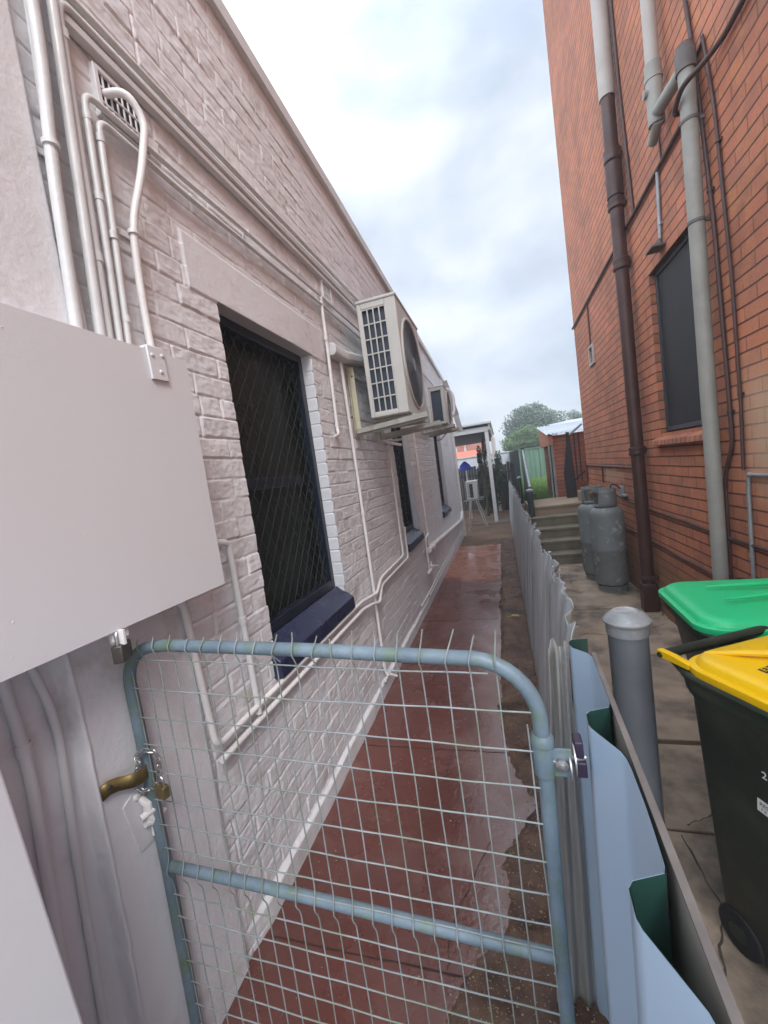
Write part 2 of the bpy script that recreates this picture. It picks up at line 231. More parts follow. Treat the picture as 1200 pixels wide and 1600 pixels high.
# ------------------------------------------------------------------ mesh helpers
class MB:
    def __init__(s): s.v = []; s.f = []; s.m = []
    def add(s, vs, fs, mi=0):
        o = len(s.v); s.v += [tuple(v) for v in vs]; s.f += [tuple(i+o for i in f) for f in fs]; s.m += [mi]*len(fs)
    def box(s, x0, x1, y0, y1, z0, z1, mi=0, T=None, taper=None):
        vs = [Vector((x, y, z)) for z in (z0, z1) for y in (y0, y1) for x in (x0, x1)]
        if T: vs = [T @ v for v in vs]
        s.add(vs, [(0, 2, 3, 1), (4, 5, 7, 6), (0, 1, 5, 4), (2, 6, 7, 3), (0, 4, 6, 2), (1, 3, 7, 5)], mi)
    def bar(s, a, b, w, h, up=(0, 0, 1), mi=0):
        a = Vector(a); b = Vector(b); d = (b-a).normalized(); up = Vector(up)
        r = d.cross(up).normalized(); u = r.cross(d)
        vs = [p+r*sx*w/2+u*sz*h/2 for p in (a, b) for sx, sz in ((-1, -1), (1, -1), (1, 1), (-1, 1))]
        s.add(vs, [(0, 1, 2, 3), (7, 6, 5, 4), (0, 4, 5, 1), (1, 5, 6, 2), (2, 6, 7, 3), (3, 7, 4, 0)], mi)
    def tube(s, pts, r, n=10, mi=0, caps=True, closed=False):
        pts = [Vector(p) for p in pts]; rs = r if isinstance(r, (list, tuple)) else [r]*len(pts)
        P = [pts[0]]; R = [rs[0]]
        for p, q in zip(pts[1:], rs[1:]):
            if (p-P[-1]).length > 1e-6 or abs(q-R[-1]) > 1e-6: P.append(p); R.append(q)
        vs = []; N_ = len(P); u = None
        for i, p in enumerate(P):
            if closed: d = P[(i+1) % N_]-P[i-1]
            else: d = P[min(i+1, N_-1)]-P[max(i-1, 0)]
            if d.length < 1e-9: d = P[min(i+2, N_-1)]-P[max(i-2, 0)]
            d.normalize()
            if u is None: u = d.orthogonal().normalized()
            else: u = (u-d*u.dot(d)); u = u.normalized() if u.length > 1e-6 else d.orthogonal().normalized()
            w = d.cross(u)
            for k in range(n):
                a = 2*math.pi*k/n; vs.append(p+(u*math.cos(a)+w*math.sin(a))*R[i])
        fs = []
        for i in range(N_ if closed else N_-1):
            j = (i+1) % N_
            for k in range(n): fs.append((i*n+k, i*n+(k+1) % n, j*n+(k+1) % n, j*n+k))
        if caps and not closed:
            fs.append(tuple(reversed(range(n)))); fs.append(tuple((N_-1)*n+k for k in range(n)))
        s.add(vs, fs, mi)
    def lathe(s, prof, c=(0, 0, 0), n=28, mi=0, T=None):
        c = Vector(c); vs = []; fs = []
        for r, z in prof:
            for k in range(n):
                a = 2*math.pi*k/n; v = Vector((r*math.cos(a), r*math.sin(a), z))
                vs.append((T @ v if T else v)+c)
        for i in range(len(prof)-1):
            for k in range(n): fs.append((i*n+k, i*n+(k+1) % n, (i+1)*n+(k+1) % n, (i+1)*n+k))
        if prof[0][0] > 1e-5: fs.append(tuple(reversed(range(n))))
        if prof[-1][0] > 1e-5: fs.append(tuple((len(prof)-1)*n+k for k in range(n)))
        s.add(vs, fs, mi)
    def prism(s, poly, f0, f1, mi=0):
        n = len(poly); vs = [f0(*p) for p in poly]+[f1(*p) for p in poly]
        fs = [tuple(range(n)), tuple(reversed(range(n, 2*n)))]+[(i, i+n, (i+1) % n+n, (i+1) % n) for i in range(n)]
        s.add(vs, fs, mi)
    def build(s, name, mats, parent=None, origin=None, smooth=True, bevel=0, solid=0, recalc=True, weld=False, sub=0):
        if isinstance(mats, str): mats = [mats]
        org = Vector(origin) if origin is not None else (Vector(parent['_o']) if parent is not None and '_o' in parent else Vector((0, 0, 0)))
        me = bpy.data.meshes.new(name)
        me.from_pydata([tuple(Vector(v)-org) for v in s.v], [], s.f); me.update()
        me.polygons.foreach_set('material_index', s.m)
        for k in mats: me.materials.append(M[k])
        if recalc or weld:
            b = bmesh.new(); b.from_mesh(me)
            if weld: bmesh.ops.remove_doubles(b, verts=b.verts, dist=1e-5)
            bmesh.ops.recalc_face_normals(b, faces=b.faces); b.to_mesh(me); b.free()
        if smooth:
            me.polygons.foreach_set('use_smooth', [True]*len(me.polygons)); me.set_sharp_from_angle(angle=rad(38))
        ob = bpy.data.objects.new(name, me); COL.objects.link(ob)
        if parent is not None: ob.parent = parent
        if origin is not None and parent is None: ob.location = org
        ob['_o'] = list(org)
        if solid:
            md = ob.modifiers.new('s', 'SOLIDIFY'); md.thickness = solid; md.offset = 0
        if bevel:
            md = ob.modifiers.new('b', 'BEVEL'); md.width = bevel; md.segments = 2; md.limit_method = 'ANGLE'; md.angle_limit = rad(40); md.harden_normals = False
        return ob
def tag(o, label=None, cat=None, group=None, kind=None):
    if label: o['label'] = label
    if cat: o['category'] = cat
    if group: o['group'] = group
    if kind: o['kind'] = kind
    return o
def thing(name, label, cat, loc=(0, 0, 0), group=None):
    o = bpy.data.objects.new(name, None); COL.objects.link(o); o.location = loc; o['_o'] = list(loc); o.empty_display_size = .1
    return tag(o, label, cat, group)
def fillet(pts, r=.03, n=5):
    pts = [Vector(p) for p in pts]; out = [pts[0]]
    for i in range(1, len(pts)-1):
        a, b, c = pts[i-1], pts[i], pts[i+1]; d1 = (a-b); d2 = (c-b); k = min(r, d1.length*.49, d2.length*.49)
        p = b+d1.normalized()*k; q = b+d2.normalized()*k
        for j in range(n+1):
            t = j/n; out.append((1-t)**2*p+2*t*(1-t)*b+t*t*q)
    out.append(pts[-1]); return out
def copy_tree(o, parent=None):
    c = o.copy(); COL.objects.link(c); c.parent = parent
    for ch in o.children: copy_tree(ch, c)
    return c
LX, RX = -1.115, 1.40

# ------------------------------------------------------------------ value noise in numpy
def vnoise(u, v, s, seed):
    rs = np.random.RandomState(seed); T = rs.rand(256, 256)
    x = u*s+37.3; y = v*s+11.7; xi = np.floor(x).astype(int); yi = np.floor(y).astype(int); fx = x-xi; fy = y-yi
    fx = fx*fx*(3-2*fx); fy = fy*fy*(3-2*fy)
    g = lambda a, b: T[a % 256, b % 256]
    return (g(xi, yi)*(1-fx)+g(xi+1, yi)*fx)*(1-fy)+(g(xi, yi+1)*(1-fx)+g(xi+1, yi+1)*fx)*fy - .5
def hash1(a, b, seed):
    rs = np.random.RandomState(seed); T = rs.rand(4096); return T[(a*73+b*151+a*b*7) % 4096]
def sstep(a, b, x):
    t = np.clip((x-a)/(b-a), 0, 1); return t*t*(3-2*t)
def np_mesh(name, V, F, mats, parent=None, smooth=True, origin=(0, 0, 0)):
    me = bpy.data.meshes.new(name); me.vertices.add(len(V)); me.vertices.foreach_set('co', (V-np.array(origin)).astype(np.float32).ravel())
    nf = len(F); me.loops.add(nf*4); me.loops.foreach_set('vertex_index', F.astype(np.int32).ravel())
    me.polygons.add(nf); me.polygons.foreach_set('loop_start', np.arange(0, nf*4, 4, dtype=np.int32)); me.polygons.foreach_set('loop_total', np.full(nf, 4, dtype=np.int32))
    me.polygons.foreach_set('use_smooth', np.full(nf, smooth)); me.update(calc_edges=True); me.validate()
    for k in ([mats] if isinstance(mats, str) else mats): me.materials.append(M[k])
    ob = bpy.data.objects.new(name, me); COL.objects.link(ob); ob.parent = parent
    if parent is None: ob.location = origin
    ob['_o'] = list(origin)
    return ob
def axis_grid(segs, snaps):
    a = []
    for x0, x1, st in segs: a += list(np.arange(x0, x1-1e-9, st))
    a.append(segs[-1][1]); a = np.array(a)
    for s_ in snaps: a[np.argmin(abs(a-s_))] = s_
    return np.unique(a)

# ------------------------------------------------------------------ SETTING: ground, path, yard slab
g = MB(); g.add([(-90, -30, -.03), (90, -30, -.03), (90, 160, -.03), (-90, 160, -.03)], [(0, 1, 2, 3)])
tag(g.build('ground', 'dirt', origin=(0, 0, -.03), recalc=False), kind='structure')
# red path, its right edge ragged where soil has crept over it
ys = np.arange(-1.0, 8.95, .05); pr = MB(); vv = []
for y in ys:
    base = np.interp(y, [-1, 2.0, 2.6, 3.6, 9], [.03, .02, -.18, -.2, -.2])
    xr = base + .018*mnoise.noise((y*2.1, 3.1, 0))*2 + .02*mnoise.noise((y*7, 1.1, 0))
    vv += [(LX-.02, y, .004), (xr, y, .004), (xr+.012, y, -.03)]
k = len(ys)
pr.add(vv, [(3*i, 3*i+1, 3*i+4, 3*i+3) for i in range(k-1)]+[(3*i+1, 3*i+2, 3*i+5, 3*i+4) for i in range(k-1)])
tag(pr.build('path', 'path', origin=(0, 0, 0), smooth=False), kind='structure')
def ribbon(mb, pts, w, z=.0058):
    P = [Vector((x, y, z)) for x, y in pts]; vs = []
    for i, p in enumerate(P):
        d = (P[min(i+1, len(P)-1)]-P[max(i-1, 0)]).normalized(); n_ = Vector((-d.y, d.x, 0))*w*.5*random.uniform(.6, 1.3); vs += [p-n_, p+n_]
    mb.add(vs, [(2*i, 2*i+1, 2*i+3, 2*i+2) for i in range(len(P)-1)])
ck = MB()
for y in (1.22, 2.36, 3.5, 4.55, 5.6, 6.7, 7.8): ribbon(ck, [(x, y+.006*mnoise.noise((x*9, y, 0))+.01*x) for x in np.linspace(LX+.03, -.21 if y > 2.5 else -.02, 30)], .006)
for c_ in ([(-.24, 1.75), (-.30, 1.58), (-.36, 1.42), (-.38, 1.30), (-.37, 1.22)], [(-.9, 3.0), (-.75, 3.2), (-.72, 3.5)], [(-.4, 5.0), (-.55, 5.2), (-.5, 5.5)], [(-.62, 1.95), (-.5, 2.1), (-.48, 2.36)]):
    pts_ = []
    for p_, q_ in zip(c_[:-1], c_[1:]):
        for k in range(8): t = k/8; pts_.append((p_[0]*(1-t)+q_[0]*t+.008*mnoise.noise((p_[0]*7+t*5, q_[1], 0)), p_[1]*(1-t)+q_[1]*t+.01*mnoise.noise((t*6, p_[1]*5, 2))))
    ribbon(ck, pts_, .0035)
M['crackdark'] = mat('crack_dark', (.035, .016, .012), (.06, .028, .02), 9, .9)
tag(ck.build('path_joints', 'crackdark', origin=(0, 0, .005), recalc=False, smooth=False), kind='structure')
# soil strip beside the path
def strip(name, X, Y, hfun, m, fsel=None):
    gx, gy = np.meshgrid(X, Y, indexing='ij'); z = hfun(gx, gy); V = np.stack([gx, gy, z], -1).reshape(-1, 3)
    a = np.arange(len(X)*len(Y)).reshape(len(X), len(Y)); F = np.stack([a[:-1, :-1], a[1:, :-1], a[1:, 1:], a[:-1, 1:]], -1).reshape(-1, 4)
    return np_mesh(name, V, F, m)
EY = [-1, 1.0, 1.14, 1.27, 1.4, 1.62, 1.79, 2.02, 2.24, 2.9, 4, 9]; EX = [-.42, -.38, -.36, -.30, -.18, -.21, -.14, -.05, -.16, -.22, -.19, -.20]
def soil_h(x, y):
    edge = np.interp(y, EY, EX)+.03*vnoise(x*0, y, 6, 61)
    h = -.022+.040*sstep(-.03, .05, x-edge+.03*vnoise(x, y, 14, 62)+.02*vnoise(x, y, 45, 66))
    return h + .016*vnoise(x, y, 9, 1)+.012*vnoise(x, y, 30, 2)+.008*vnoise(x, y, 70, 3)
tag(strip('soil_strip', np.arange(-.60, .14, .008), np.concatenate([np.arange(-.6, 3.5, .012), np.arange(3.5, 9.4, .03)]), soil_h, 'soil'), kind='structure')
tag(strip('dirt_yard', np.arange(-3.0, .30, .05), np.arange(8.85, 17, .06), lambda x, y: .0+.02*vnoise(x, y, 3, 4)+.015*vnoise(x, y, 12, 5)-.03*sstep(9.2, 8.85, y), 'dirt'), kind='structure')
# yard slab with a sunken joint
y0s = [-1.2, 1.93, 2.55, 4.75, 6.8]
sl = MB()
for i in range(4): sl.box(.11, 1.42, y0s[i]+.012, y0s[i+1]-.012, -.04, .006 if i != 1 else -.006)
tag(sl.build('yard_slab', 'concrete', origin=(0, 0, 0), bevel=.006), kind='structure')
ck2 = MB()
for c_ in ([(.62, 1.95), (.78, 2.05), (.95, 2.02), (1.2, 2.1)], [(.55, 2.62), (.7, 2.9), (.72, 3.3), (.9, 3.6), (1.3, 3.7)], [(.3, 3.9), (.6, 4.1), (.9, 4.0), (1.35, 4.3)], [(.5, 1.35), (.6, 1.6), (.58, 1.92)], [(.35, 5.2), (.7, 5.5), (.75, 6.2), (1.1, 6.7)]):
    pts_ = []
    for p_, q_ in zip(c_[:-1], c_[1:]):
        for k in range(10): t = k/10; pts_.append((p_[0]*(1-t)+q_[0]*t+.014*mnoise.noise((p_[0]*7+t*5, q_[1], 0)), p_[1]*(1-t)+q_[1]*t+.014*mnoise.noise((t*6, p_[1]*5, 2))))
    P_ = [Vector((x, y, .0085)) for x, y in pts_]; vs_ = []
    for i in range(len(P_)):
        d_ = (P_[min(i+1, len(P_)-1)]-P_[max(i-1, 0)]).normalized(); n_ = Vector((-d_.y, d_.x, 0))*.0035*random.uniform(.4, 1.5); vs_ += [P_[i]-n_, P_[i]+n_]
    ck2.add(vs_, [(2*i, 2*i+1, 2*i+3, 2*i+2) for i in range(len(P_)-1)])
M['yardcrack'] = mat('yard_crack', (.05, .038, .028), (.09, .07, .05), 9, .9)
tag(ck2.build('yard_cracks', 'yardcrack', origin=(0, 0, .008), recalc=False, smooth=False), kind='structure')
gr = MB(); gr.box(.30, 12, 9.05, 60, .0, .76)
tag(gr.build('raised_lawn_ground', 'dirt', origin=(0, 0, 0), smooth=False), kind='structure')

# ------------------------------------------------------------------ LEFT BUILDING (painted brick)
LB = thing('painted_brick_building', 'long low pinkish white painted brick building with navy barred windows left of the path', 'building', (LX-.1, 5.0, 0))
WINS = [(1.60, 2.52, 1.05, 2.62), (4.36, 5.16, 1.05, 2.62), (7.32, 8.22, 1.05, 2.62)]
YA = axis_grid([(.40, 1.8, .0046), (1.8, 3.3, .0065), (3.3, 6.4, .0105), (6.4, 10.21, .024)], [w[0] for w in WINS]+[w[1] for w in WINS])
ZA = axis_grid([(0, 3.3, .0047), (3.3, 4.32, .0062)], [.885, 2.62])
gy, gz = np.meshgrid(YA, ZA, indexing='ij')
def wall_h(u, v):
    uu = u+.010*vnoise(u, v, 3.0, 11)+.004*vnoise(u, v, 14, 12); vv_ = v+.009*vnoise(u, v*.6, 1.6, 13)+.004*vnoise(u, v, 11, 14)
    row = np.floor((vv_-1.75)/.086).astype(int); fv = (vv_-1.75)/.086-row
    shift = np.where(row % 2 == 0, 0., .125)+ (hash1(row, row*0+3, 15)-.5)*.05
    cu = (uu+shift)/.252; col = np.floor(cu).astype(int); fu = cu-col
    hh = hash1(row, col, 16); isplit = hash1(row, col, 17) < .22           # some bricks are pairs of headers
    fu2 = np.where(isplit, (fu*2) % 1.0, fu); wu = np.where(isplit, .126, .252)
    du = np.minimum(fu2, 1-fu2)*wu; dtop = (1-fv)*.086; dbot = fv*.086
    jw = .0030+.003*vnoise(u, v, 5, 18)
    vert = sstep(jw-.002, jw+.004, du)*(.75+.25*(hash1(row, col, 55) > .3))+.0; top = sstep(.0008, .0036, dtop); bot = sstep(.002, .0066, dbot)
    face = vert*top*bot
    h = face*(.0068+.004*(hh-.5)+.005*(hash1(row, col, 19)-.5)*(fv-.5)*2+.004*(hash1(row, col, 20)-.5)*(fu-.5)*2)
    h += .0022*vnoise(u*.35, v, 95, 64)*face+.0018*vnoise(u, v*.5, 48, 65)*face+.0030*vnoise(u, v, 26, 21)*face+.0016*vnoise(u, v, 60, 22)+.005*vnoise(u, v, 1.3, 23)
    # runs of paint caught along the bed joints
    h += .0045*np.exp(-((dbot-.0015)/.0028)**2)*sstep(-.12, .2, vnoise(u, v*3, 9, 24))+.003*np.exp(-((du-.002)/.003)**2)*sstep(-.1, .2, vnoise(u, v, 8, 34))
    # smooth features: lintel over the first window, render by the meter box, end pier, plinth
    def blend(mask, val):
        nonlocal h
        h = h*(1-mask)+val*mask
    def rect(a, b, c, d, s_=.006): return sstep(a-s_, a+s_, u)*(1-sstep(b-s_, b+s_, u))*sstep(c-s_, c+s_, v)*(1-sstep(d-s_, d+s_, v))
    fine = .0012*vnoise(u, v, 22, 25)+.003*vnoise(u, v, 3, 26)
    blend(rect(1.43, 2.76, 2.62-.01, 2.838), .013+fine)
    for a, b in ((4.24, 5.28), (7.2, 8.34)): blend(rect(a, b, 2.61, 2.84), .012+fine)
    blend(rect(-9, 1.105+.0, -9, 1.45, .005), .020+fine)
    blend(rect(9.3, 99, .0, 9), .03+fine)
    blend(rect(-9, .895, 1.45, 9), .030+fine)
    # chase by the corner with a broken plaster edge
    e1 = .705+.022*vnoise(v*1.0, u*0, 1.6, 27)+.010*vnoise(v, u*0, 9, 28)+.003*vnoise(v, u*0, 40, 63)
    ch = (1-sstep(e1-.007, e1, u))*(1-sstep(1.40, 1.45, v))
    blend(ch, -.022+fine+.002*vnoise(u, v, 40, 67))
    h += .008*np.exp(-((u-e1-.004)/.004)**2)*(1-sstep(1.40, 1.45, v))*(.8+.8*vnoise(v, u*0, 7, 29))
    pl = 1-sstep(.098+.006*vnoise(u, v*0, 4, 30)*2, .112+.006*vnoise(u, v*0, 4, 30)*2, v)
    blend(pl*sstep(1.1, 1.3, u), .030+.004*vnoise(u, v, 12, 31)+fine*2)
    return h
H = wall_h(gy, gz)
V = np.stack([LX+H-.008, gy, gz], -1).reshape(-1, 3)
nA, nZ = len(YA), len(ZA); idx = np.arange(nA*nZ).reshape(nA, nZ)
cy = (YA[:-1]+YA[1:])/2; cz = (ZA[:-1]+ZA[1:])/2; CY, CZ = np.meshgrid(cy, cz, indexing='ij')
roof_z = lambda y: np.interp(y, [0, 2, 3.4, 5.24, 8.2, 10.3], [4.26, 4.20, 4.165, 4.085, 3.93, 3.80])
keep = CZ < roof_z(CY)-.02
for a, b, c, d in WINS: keep &= ~((CY > a) & (CY < b) & (CZ > c-.165) & (CZ < d))
# air bricks: openings filled by vent grilles
VENTS = [(1.145, 1.31, 3.035, 3.175), (2.875, 3.02, 3.115, 3.235)]
F = np.stack([idx[:-1, :-1], idx[1:, :-1], idx[1:, 1:], idx[:-1, 1:]], -1)[keep]
np_mesh('wall', V-np.array(LB['_o']), F, 'wallpaint', LB)
# window openings: reveals, soffit, frames, grilles, glass, sills
D = .105
for i, (a, b, c, d) in enumerate(WINS):
    rv = MB(); rw = MB(); nz_ = int((d-c)/.086)
    for k in range(nz_+1):       # reveal bricks, painted a cooler white
        z0 = c+k*.086; z1 = min(z0+.079, d-.004)
        if z1 <= z0: continue
        j = .003*random.random()
        rv.box(LX-D-.03, LX-.006+j, b-.004+j, b+.012, z0, z1); rv.box(LX-D-.03, LX-.016, b+.01, b+.10, z0, z1); rw.box(LX-D-.03, LX-.016, a-.10, a+.003-j, z0, z1)
    rv.box(LX-D-.03, LX-.012, b+.001, b+.09, c-.16, d); rw.box(LX-D-.03, LX-.019, a-.09, a-.001, c-.16, d)
    rv.build('reveal', 'revealpaint', LB, bevel=.004); rw.build('reveal', 'revealpaint', LB, bevel=.004)
    so_ = MB(); so_.box(LX-D-.03, LX+.001, a-.05, b+.05, d-.001, d+.10); so_.build('soffit', 'smoothpaint', LB, bevel=.003)
    xf = LX-D
    fr = MB()
    for (p, q, r2, s2) in ((a, a+.05, c, d), (b-.05, b, c, d), (a+.05, b-.05, c, c+.06), (a+.05, b-.05, d-.05, d)): fr.box(xf-.02, xf+.03, p, q, r2, s2)
    fr.box(xf-.05, xf-.022, a, b, 1.78, 1.84)
    w = fr.build('window', 'screenframe', LB, bevel=.004)
    gl = MB(); gl.box(xf-.075, xf-.055, a, b, c, d); gl.build('pane', 'glass', w, origin=None)
    gm = MB(); sp = .085; hh_ = .118; y0_, y1_, z0_, z1_ = a+.05, b-.05, c+.06, d-.05
    for sgn in (1, -1):
        k0 = -60
        for k in range(-60, 90):
            # lines z = z0 + sgn*(y-y0)*hh/sp + k*hh
            pts = []
            yy0 = y0_; yy1 = y1_; m_ = sgn*hh_/sp; cc = z0_+k*hh_-(0 if sgn > 0 else 0)
            f = lambda y: cc+m_*(y-y0_)
            lo, hi = y0_, y1_
            if m_ > 0: lo = max(lo, y0_+(z0_-cc)/m_); hi = min(hi, y0_+(z1_-cc)/m_)
            else: lo = max(lo, y0_+(z1_-cc)/m_); hi = min(hi, y0_+(z0_-cc)/m_)
            if hi-lo < .01: continue
            if i == 0:
                gm.bar((xf+.008+.003*sgn, lo, f(lo)), (xf+.008+.003*sgn, hi, f(hi)), .0055, .004, up=(1, 0, 0))
            else:
                gm.bar((xf+.008+.003*sgn, lo, f(lo)), (xf+.008+.003*sgn, hi, f(hi)), .008, .005, up=(1, 0, 0))
    gm.build('security_grille', 'grille', w, smooth=False)
    # sill: sloping navy sill, its nose drops down the wall
    sl_ = MB(); oy = .045
    prof = [(xf+.035, c+.004), (LX+.028, c-.070), (LX+.042, c-.080), (LX+.044, c-.160), (LX-.02, c-.172), (xf+.035, c-.172)]
    sl_.prism(prof, lambda x, z: (x, a-.03, z), lambda x, z: (x, b+.02, z)); sl_.build('window_sill', 'navy', LB, bevel=.005)
# air vents
for (a, b, c, d) in VENTS:
    vb = MB(); x0 = LX+.004
    for (p, q, r2, s2) in ((a-.012, a+.004, c-.01, d+.01), (b-.004, b+.012, c-.01, d+.01), (a, b, c-.012, c+.004), (a, b, d-.004, d+.012)): vb.box(x0-.02, x0+.014, p, q, r2, s2)
    for k in range(1, 7): y = a+(b-a)*k/7; vb.box(x0-.01, x0+.008, y-.0035, y+.0035, c, d)
    for k in range(1, 3): z = c+(d-c)*k/3; vb.box(x0-.01, x0+.0095, a, b, z-.004, z+.004)
    v_ = vb.build('air_vent', 'wallpaint', LB, bevel=.002)
    bk = MB(); bk.box(x0-.03, x0+.0045, a, b, c, d); bk.build('backing', 'dark', v_)
# roof flashing along the top of the wall, roof and hidden core
rf = MB(); yy = [-.4, 1, 2, 3.4, 5.24, 8.2, 10.25]
for p, q in zip(yy[:-1], yy[1:]):
    za, zb = float(roof_z(p)), float(roof_z(q))
    pr_ = [(-.16, -.035), (.022, -.07), (.034, -.065), (.036, .015), (-.16, .02)]
    n = len(pr_); vs_ = [(LX+x, p, za+z) for x, z in pr_]+[(LX+x, q, zb+z) for x, z in pr_]
    rf.add(vs_, [(j, (j+1) % n, (j+1) % n+n, j+n) for j in range(n)])
rf.build('roof_flashing', 'pipepaint', LB, weld=True)
co = MB(); co.box(-7, LX-.24, .42, 10.2, 0, 3.7); co.box(-7, LX-.02, 10.19, 10.21, 0, 3.72); co.box(-7, LX-.02, .40, .42, 0, 4.1)
co.build('inner_wall', 'smoothpaint', LB, smooth=False)
rr = MB(); rr.add([(-7, -.3, 4.27), (LX-.1, -.3, 4.26), (LX-.1, 10.25, 3.81), (-7, 10.25, 3.82)], [(0, 1, 2, 3)]); rr.build('roof', 'zinc', LB, recalc=False)
bb = MB(); bb.bar((LX+.03, 9.75, 3.80), (-.94, 10.25, 3.02), .035, .16, up=(1, 0, .4)); bb.bar((-.94, 10.25, 3.02), (-.88, 10.35, 2.62), .035, .13, up=(1, 0, .4)); bb.build('barge_board', 'pipepaint', LB, bevel=.004)
# nearest rendered pier at the corner
pi_ = MB(); pi_.prism([(-1.28, -.25), (-.80, -.25), (-.80, .475), (-1.28, .475)], lambda x, y: (x, y, 0), lambda x, y: (x, y-.085 if y > 0 else y, 1.40)); pi_.build('corner_pier', 'smoothpaint', LB, bevel=.006)

# ------------------------------------------------------------------ METER BOX with lock
mb = thing('meter_box', 'large pale painted steel meter box with a riveted tab, nearest on the painted wall', 'meter box', (-1.03, .55, 1.46))
b_ = MB(); b_.box(LX+.01, -.962, -.35, 1.135, 1.475, 2.205); b_.build('casing', 'boxpaint', mb, bevel=.004)
b_ = MB(); b_.box(-.962, -.950, -.36, 1.142, 1.466, 2.217); b_.box(LX+.02, -.962, -.36, 1.142, 2.206, 2.2165)
bl = b_
for _ in range(24):
    y = random.uniform(.5, 1.1); z = random.uniform(1.5, 2.18); r = random.uniform(.0009, .002)
    bl.lathe([(r, 0), (r*.8, r*.5), (0, r*.8)], (-.950, y, z), 8, T=Matrix.Rotation(rad(90), 3, 'Y'))
ld = b_.build('lid', 'boxpaint', mb, bevel=.0015)
t_ = MB(); T_ = Matrix.Translation((-.945, 1.012, 2.185)) @ Matrix.Rotation(rad(2), 4, 'X'); t_.box(-.004, .004, -.030, .030, -.055, .042, T=T_); t_.box(-.04, .003, -.03, .03, .036, .044, T=T_)
tb = t_.build('tab', 'boxpaint', mb, bevel=.0015)
for y, z in ((.995, 2.20), (1.032, 2.205), (1.018, 2.155)):
    rv = MB(); rv.lathe([(.006, 0), (.005, .003), (0, .0045)], (-.941, y, z), 12, T=Matrix.Rotation(rad(90), 3, 'Y')); rv.build('rivet', 'boxpaint', tb)
h_ = MB(); h_.box(-.985, -.935, .735, .742, 1.43, 1.468); h_.box(-.965, -.958, .725, .77, 1.44, 1.468); h_.build('hasp', 'whitepaint', mb, bevel=.001)
def padlock(name, label, loc, m, s=1.0, rz=0, group=None, ry=0):
    t = thing(name, label, 'padlock', loc, group)
    b = MB(); b.box(-.011*s, .011*s, -.021*s, .021*s, -.038*s, 0); b.build('body', m, t, origin=(0, 0, 0), bevel=.003*s)
    q = MB(); arc = [(0, -.0135*s, -.002), (0, -.0135*s, .016*s)]+[(0, -.0135*s*math.cos(a), .016*s+.0135*s*math.sin(a)) for a in np.linspace(.3, math.pi-.3, 7)]+[(0, .0135*s, .016*s), (0, .0135*s, -.002)]
    q.tube(arc, .0032*s, 8); q.build('shackle', 'steel', t, origin=(0, 0, 0))
    t.rotation_euler = (rad(ry), 0, rz); return t
M['agedlock'] = mat('aged_lock', (.16, .14, .13), (.10, .085, .08), 30, .35, .5, metal=.85)
padlock('padlock', 'dark aged padlock hanging under the bottom edge of the pale meter box', (-.957, .742, 1.432), 'agedlock', 1.18, rad(25))

# ------------------------------------------------------------------ conduits and pipes on the left wall
def pipe(name, label, cat, pts, r, m, group=None, fil=.03, clips=(), collars=(), n=12, org=None, wig=0):
    P = fillet(pts, fil)
    if wig:
        Q = []
        for i in range(len(P)-1):
            L = (P[i+1]-P[i]).length; k = max(1, int(L/.12))
            for j in range(k): Q.append(P[i].lerp(P[i+1], j/k))
        Q.append(P[-1]); P = [p+Vector((mnoise.noise(p*2.3)*wig*.4, mnoise.noise(p*2.3+Vector((9, 0, 0)))*wig, mnoise.noise(p*2.3+Vector((0, 9, 0)))*wig)) for p in Q]
    b = MB(); b.tube(P, r, n); o = b.build(name, m, None, origin=tuple(P[0]))
    tag(o, label, cat, group)
    o['_o'] = list(P[0])
    for (c, d, nm) in collars:      # sleeve joints: centre, axis
        c = Vector(c); d = Vector(d).normalized(); q = MB(); q.tube([c-d*r*1.1, c+d*r*1.1], r*1.28, n); q.build(nm, m, o, origin=None)
    for (c, d) in clips:            # saddle clips
        c = Vector(c); d = Vector(d).normalized(); q = MB(); q.tube([c-d*.006, c+d*.006], r*1.35, n)
        side = d.cross(Vector((1, 0, 0))).normalized(); wx = LX+.006 if c.x < 0 else RX-.006
        q.bar(Vector((wx, c.y, c.z))-side*r*2.2, Vector((wx, c.y, c.z))+side*r*2.2, .016, .008, up=(1, 0, 0)); q.build('clip', m, o, origin=None)
    return o
G1 = 'painted conduits on the left wall'
def X_(r): return LX+.008+r
zd = (0, 0, 1); yd = (0, 1, 0)
pipe('conduit', 'thickest painted conduit, leftmost of the cluster dropping behind the meter box', 'conduit', [(X_(.045), .942, 3.6), (X_(.045), .928, 3.0), (X_(.042), .900, 2.72), (X_(.03), .885, 2.2)], .0155, 'pipepaint', G1, .2, clips=[((X_(.044), .905, 2.76), zd)])
pipe('conduit', 'thin flexible conduit ending in a ribbed sleeve, tucked behind the thickest conduit', 'conduit', [(X_(.012), .965, 3.6), (X_(.012), .935, 2.95), (X_(.012), .918, 2.66), (X_(.012), .925, 2.2)], .009, 'pipepaint', G1, .1, collars=[((X_(.012), .925, 2.75), zd, 'sleeve')])
pipe('conduit', 'second thick painted conduit from the corner, straight down behind the meter box', 'conduit', [(X_(.03), 1.022, 3.6), (X_(.03), 1.006, 3.2), (X_(.028), .955, 2.2)], .0145, 'pipepaint', G1, .1)
pipe('conduit', 'painted conduit with the highest elbow, rising from the meter box then running under the roof', 'conduit', [(X_(.02), .992, 2.2), (X_(.02), 1.035, 3.262), (X_(.02), 1.6, 3.262), (X_(.02), 3.9, 3.30), (X_(.02), 6.0, 3.30)], .0125, 'pipepaint', G1, .05, collars=[((X_(.02), 1.032, 3.16), zd, 'sleeve'), ((X_(.02), 1.005, 2.52), zd, 'sleeve')], wig=.006)
